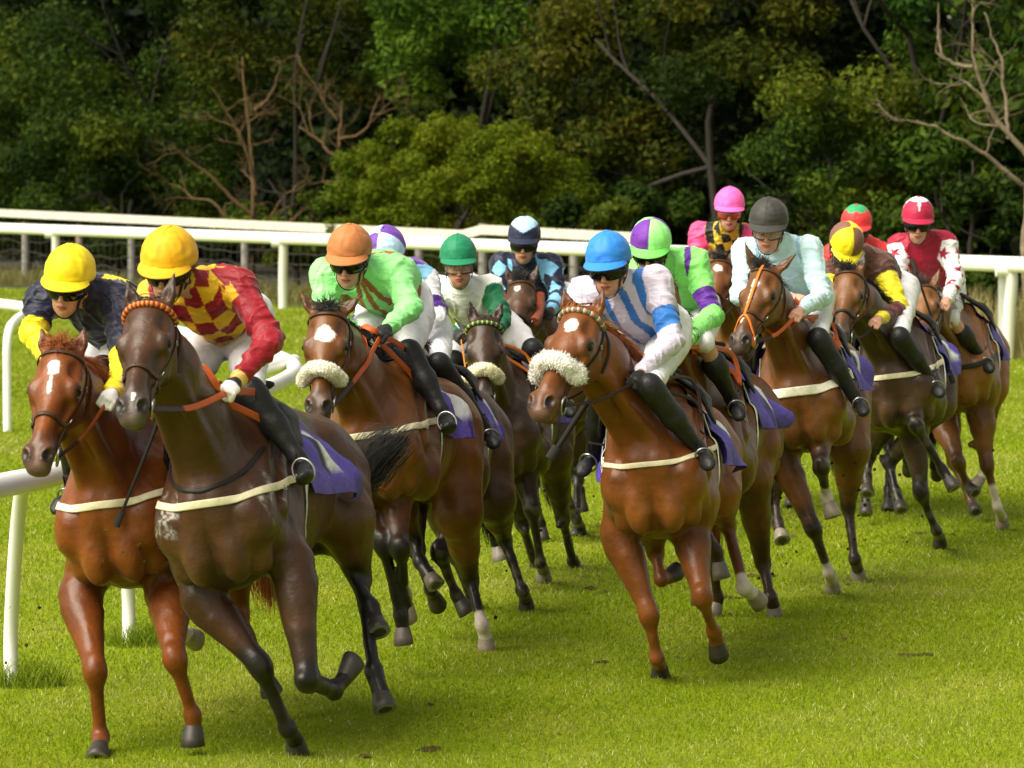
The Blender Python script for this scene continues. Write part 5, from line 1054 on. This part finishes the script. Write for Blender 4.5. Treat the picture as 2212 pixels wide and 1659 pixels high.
JS = {
 1: dict(label='jockey in navy silks with yellow sleeves and yellow helmet, leftmost rider', silk=silk1, cap=('e2cc1c',), look=(12, 14, 8), gloves='e8e8ea', rein='9a4a22', vox=.0065,
         j=dict(head=(148, 622), nb=(205, 640), shR=(95, 645), shL=(255, 655), elR=(72, 720), elL=(268, 800, -.1), wrL=(243, 850), wrR=(150, 840), ch=(215, 655), pel=(275, 720), knL=(225, 800), hiL=(290, 730))),
 2: dict(label='jockey in maroon and yellow checked silks with yellow helmet, on the leading horse', silk=silk2, cap=('e4a81a',), look=(14, 16, 4), gloves='ece8ea', glove2='141414', rein='b5521c', reinw=.028, vox=.006, helm=1.08, g2=1,
         j=dict(head=(365, 590), nb=(440, 625), ch=(450, 645), shL=(515, 620), shR=(335, 645), elL=(585, 735), elR=(345, 760), wrL=(512, 822), wrR=(392, 838), pel=(520, 680, .0), hiL=(530, 720), knL=(545, 850), anL=(640, 985), knR=(400, 850))),
 3: dict(label='jockey in light green silks with brown crossbelts and brown helmet', silk=silk3, cap=('b07040',), look=(12, 14, 2), gloves='141414', rein='b5521c', reinw=.026, vox=.0065, text_s=1, 
         j=dict(head=(755, 568), nb=(800, 590), ch=(810, 600), shL=(855, 590), shR=(705, 595), elL=(885, 670), elR=(700, 690), wrL=(838, 708), wrR=(770, 715), pel=(870, 640), hiL=(890, 680), knL=(886, 765), anL=(953, 885), knR=(740, 780), hiR=(810, 690))),
 4: dict(label='jockey in light blue silks with white sleeves and purple armbands, behind the light green rider', silk=silk4, cap=('b9d8f2', '6a3fa0'), capstyle='quarter', look=(20, 45, 0), gloves='141414', vox=.008,
         j=dict(head=(838, 560), nb=(872, 592), ch=(880, 610), shL=(915, 610), shR=(825, 610), elL=(942, 680), wrL=(900, 730), pel=(900, 660), hiL=(935, 710), knL=(950, 790), anL=(1045, 925), knR=(880, 780))),
 5: dict(label='jockey in white silks with dark green sleeves and dark green helmet', silk=silk5, cap=('1a7a55',), look=(-2, 6, -2), lens='clear', skin=(.50, .25, .17), gloves='141414', rein='d97a1e', vox=.0075,
         j=dict(head=(991, 577), nb=(1000, 630), ch=(1015, 640), shL=(1058, 625), shR=(945, 625), elL=(1085, 690), elR=(940, 700), wrL=(1060, 720), wrR=(985, 720), pel=(1050, 700))),
 6: dict(label='jockey in navy silks with light blue diamonds and navy helmet with pale top', silk=silk6, cap=('232840', 'a8d4f4'), capstyle='chev', look=(4, 8, 2), gloves='141414', vox=.008,
         j=dict(head=(1132, 530), nb=(1145, 575), ch=(1150, 590), shL=(1190, 572), shR=(1083, 570), elL=(1205, 640), elR=(1080, 640), wrL=(1190, 670), wrR=(1140, 670), pel=(1185, 640))),
 7: dict(label='jockey in pale pink and blue striped silks with bright blue helmet', silk=silk7, cap=('2f7fd8',), look=(16, 10, -2), gloves='141414', rein='2a1a10', vox=.0065, skin=(.55, .28, .18), reinloop=1,
         j=dict(head=(1315, 585), nb=(1350, 620), ch=(1358, 645), shL=(1415, 610), shR=(1262, 635), elL=(1452, 735), elR=(1262, 740), wrL=(1385, 808), wrR=(1300, 800), pel=(1430, 700), hiL=(1440, 735), hiR=(1360, 740), knL=(1405, 838), anL=(1505, 965), knR=(1300, 850))),
 8: dict(label='jockey in light green and purple silks with quartered green and purple helmet', silk=silk8, cap=('9af08a', '6a2f9a'), capstyle='quarter', peak='6fdc60', look=(10, 18, 3), rein='b5521c', reinw=.026, vox=.007, boot_top=.42, br_end=.02,
         j=dict(head=(1405, 548), nb=(1440, 572), ch=(1455, 590), shL=(1500, 570), shR=(1385, 590), elL=(1538, 680), wrL=(1485, 735), pel=(1500, 660), hiL=(1510, 690), knL=(1520, 740), anL=(1580, 860), knR=(1430, 760))),
 9: dict(label='jockey in pink sleeves with black and yellow check body and pink helmet', silk=silk9, cap=('f266b4',), look=(2, 6, 2), lens='red', skin=(.58, .30, .22), vox=.008,
         j=dict(head=(1575, 462), nb=(1570, 500), ch=(1565, 520), shL=(1612, 508), shR=(1512, 505), elL=(1625, 580), elR=(1502, 575), pel=(1600, 580))),
 10: dict(label='jockey in very pale blue silks with black helmet and clear goggles', silk=silk10, cap=('3a3936',), look=(10, 12, 2), lens='clear', skin=(.55, .29, .2), rein='b5521c', reinw=.022, vox=.007, helm=1.03,
         j=dict(head=(1660, 500), nb=(1690, 535), ch=(1700, 560), shL=(1745, 540), shR=(1612, 545), elL=(1776, 640), elR=(1600, 640), wrL=(1728, 672), wrR=(1702, 668), pel=(1745, 620), hiL=(1760, 640), knL=(1770, 735), anL=(1845, 855))),
 11: dict(label='jockey in brown silks with yellow sleeves and half yellow half brown helmet, head bowed', silk=silk11, cap=('f0dc1e', '7a5548'), capstyle='quarter', qflip=1, peak='f0dc1e', look=(-12, 44, 6), rein='14100e', vox=.0075,
         j=dict(head=(1822, 540), nb=(1858, 555), ch=(1870, 580), shL=(1905, 580), shR=(1800, 590), elL=(1945, 665), elR=(1782, 660), wrL=(1898, 690), wrR=(1850, 680), pel=(1915, 620), knL=(1945, 730), anL=(2010, 820))),
 12: dict(label='jockey in plain red silks with red helmet topped in green', silk=silk12, cap=('e23a3c', '2f9a62'), capstyle='top', look=(6, 12, 0), skin=(.2, .10, .07), vox=.009,
         j=dict(head=(1850, 500), nb=(1860, 530), ch=(1870, 550), shL=(1905, 550), shR=(1800, 550), elL=(1925, 620), elR=(1785, 620), pel=(1895, 600))),
 13: dict(label='jockey in maroon silks with white star patterned sleeves and maroon helmet', silk=silk13, cap=('a82044', 'eceaf0'), capstyle='starry', look=(2, 8, 2), skin=(.55, .29, .2), vox=.007, boot_top=.42, br_end=.02,
         j=dict(head=(1982, 487), nb=(1992, 520), ch=(2000, 545), shL=(2040, 525), shR=(1945, 530), elL=(2066, 600), elR=(1935, 600), wrL=(2045, 650), wrR=(1995, 660), pel=(2040, 610), hiL=(2050, 640), knL=(2055, 690), anL=(2118, 770))),
}
for s in HS:
    H = make_horse(s); jk = dict(JS[s['id']], id=s['id']); jr = make_jockey(H, jk); s['H'] = H
    if jk.get('text_s'):                                   # blue letter on the thigh of the light green rider's breeches
        hi, kn = H['J']['hiL'], H['J']['knL']; cu = bpy.data.curves.new('letter', 'FONT'); cu.body = 'S.'; cu.size = .065; cu.extrude = .001; tmp = bpy.data.objects.new('tmp', cu); COL.objects.link(tmp)
        bpy.context.view_layer.update(); me = bpy.data.meshes.new_from_object(tmp.evaluated_get(bpy.context.evaluated_depsgraph_get())); bpy.data.objects.remove(tmp)
        vv = np.array([v.co[:] for v in me.vertices]); c = hi * .55 + kn * .45; nn = nrm(CAMO - c); xx = nrm(nrm(kn - hi) * .4 + RT * .6); xx = nrm(xx - nn * (xx @ nn)); yy = np.cross(nn, xx); rr = .094
        vv = c + np.outer(vv[:, 0] - .02, xx) + np.outer(vv[:, 1] - .02, yy) + np.outer(np.sqrt(np.maximum(rr ** 2 - (vv[:, 1] - .02) ** 2, 0)) + .004 + vv[:, 2], nn) - np.array(jr.location)
        me.vertices.foreach_set('co', vv.astype(np.float32).ravel()); me.update(); me.materials.clear(); link('letter', me, mat('letter_blue', .6, col=tuple(hexc('2b6fc0'))), jr)

# ================================================================== whips in hand, turf thrown up
def whip(px, D0, D1, label, w=.009):
    a = at(px[0], px[1], D0); b = at(px[2], px[3], D1); d = nrm(b - a); o = empty('riding_whip', a, label, 'whip', 'riding whips held by jockeys')
    m = MB(); tube(m, spline([a, a * .6 + b * .4 + (0, 0, .004), b], 14), np.linspace(w, w * .75, 14), 8, (.02, .019, .018)); m.build('shaft', M_RUBBER, o)
    m = MB(); tube(m, [a - d * .10, a - d * .05, a], w * 1.5, 10, (.03, .028, .026)); m.build('handle', M_RUBBER, o)
    m = MB(); tube(m, [b, b + d * .04, b + d * .09], w * 1.9, 8, (.03, .028, .026), flat=.4); m.build('flap', M_RUBBER, o)
def hand_whip(i, px, py, dd, label, w):
    s = [x for x in HS if x['id'] == i][0]; Wr, hf, pn, th = s['H']['hands']['R']; a = Wr + hf * .06 + pn * .02; b = at(px, py, a[1] + dd); P = spline([a, a * .5 + b * .5, b], 12); d = nrm(b - a)
    P, _ = (P, 0); bad = s['H']['sdf'].eval(P) < .02; Q_, _n = s['H']['sdf'].project(P, .02, 6); P[bad] = Q_[bad]
    for _ in range(3): P[1:-1] = (P[:-2] + P[1:-1] * 2 + P[2:]) / 4
    o = empty('riding_whip', a, label, 'whip', 'riding whips held by jockeys'); m = MB(); tube(m, P, np.linspace(w, w * .75, 12), 8, (.02, .019, .018)); m.build('shaft', M_RUBBER, o)
    m = MB(); tube(m, [a - d * .10, a - d * .05, a + d * .02], w * 1.3, 10, (.03, .028, .026)); m.build('handle', M_RUBBER, o)
    m = MB(); tube(m, [b, b + d * .03, b + d * .07], w * 1.6, 8, (.03, .028, .026), flat=.5); m.build('flap', M_RUBBER, o)
hand_whip(7, 1205, 966, -.05, 'thick black riding whip hanging beside the neck of the chestnut with shaggy fleece', .017)
hand_whip(2, 264, 1105, -.05, 'thin grey black riding whip pointing down between the two leading horses', .009)
whip((1980, 590, 2050, 800), 27.4, 27.2, 'black riding whip against the maroon silks of the furthest right rider', .009)

r = np.random.default_rng(77); mb = MB(); 
for (px, py, D, sx, sy, n) in ((1140, 1190, 24, 50, 120, 60), (1180, 1000, 25, 60, 90, 40), (1830, 1170, 25, 60, 120, 60), (1760, 1000, 24.6, 70, 80, 40), (1690, 1160, 24, 30, 60, 40), (280, 1250, 17.6, 90, 90, 26), (1310, 1290, 20, 14, 40, 8), (1900, 1080, 27, 70, 70, 50), (60, 1400, 17.5, 60, 120, 30), (980, 1200, 22, 60, 100, 30), (1000, 430, 20, 500, 120, 12)):
    for _ in range(n):
        x, y = r.normal(px, sx), r.normal(py, sy); p = at(x, y, D + r.normal() * .25)
        if p[2] < .03: continue
        if r.random() < .5:
            q = r.normal(size=3); L = .012 + .02 * r.random(); e = nrm(r.normal(size=3)) * .0016; v = np.array([p - e, p + e, p + nrm(q) * L + e * .5, p + nrm(q) * L - e * .5]); mb.add(v, [[0, 1, 2, 3]], np.array((.16, .24, .02)) * (.5 + r.random())); mb.add(v, [[3, 2, 1, 0]], np.array((.16, .24, .02)))
        else:
            vv, ff = uvs(p, (.003 + .009 * r.random() ** 3) * np.array((1, .8, .9)), nu=6, nv=5); mb.add(vv + r.normal(size=vv.shape) * .0012, ff, np.array((.045, .03, .014)) * (.5 + r.random()))
tag(mb.build('flying_turf', M_GRASSB, smooth=False, origin=(0, 0, 0)), 'bits of soil and grass thrown up by the hooves', 'turf', kind='stuff')

r = np.random.default_rng(55); mb = MB()
for _ in range(26):                                       # scrapes and divots torn by the hooves
    t = r.random(); c = np.array((-1.6 + 5.2 * t + r.normal() * .9, 17.5 + 13 * t + r.normal() * 1.6, .0)); n_ = 14; A = np.linspace(0, 2 * math.pi, n_, endpoint=False); R_ = (.015 + .045 * r.random() ** 2) * (1 + .35 * r.normal(size=n_)).clip(.4, 1.8)
    el = .6 + 1.2 * r.random(); ring = c + np.stack([R_ * np.cos(A), R_ * np.sin(A) * el, np.full(n_, .005)], 1); cen = c + (0, 0, .012 + .012 * r.random()); v = np.vstack([ring, cen]); mb.add(v, np.stack([np.arange(n_), (np.arange(n_) + 1) % n_, np.full(n_, n_)], 1), np.array((.075, .055, .02)) * (.6 + .8 * r.random()))
tag(mb.build('torn_turf', M_SOIL, smooth=False, origin=(0, 0, 0)), 'small brown scrapes of torn soil in the turf behind the leaders', 'turf', kind='stuff')
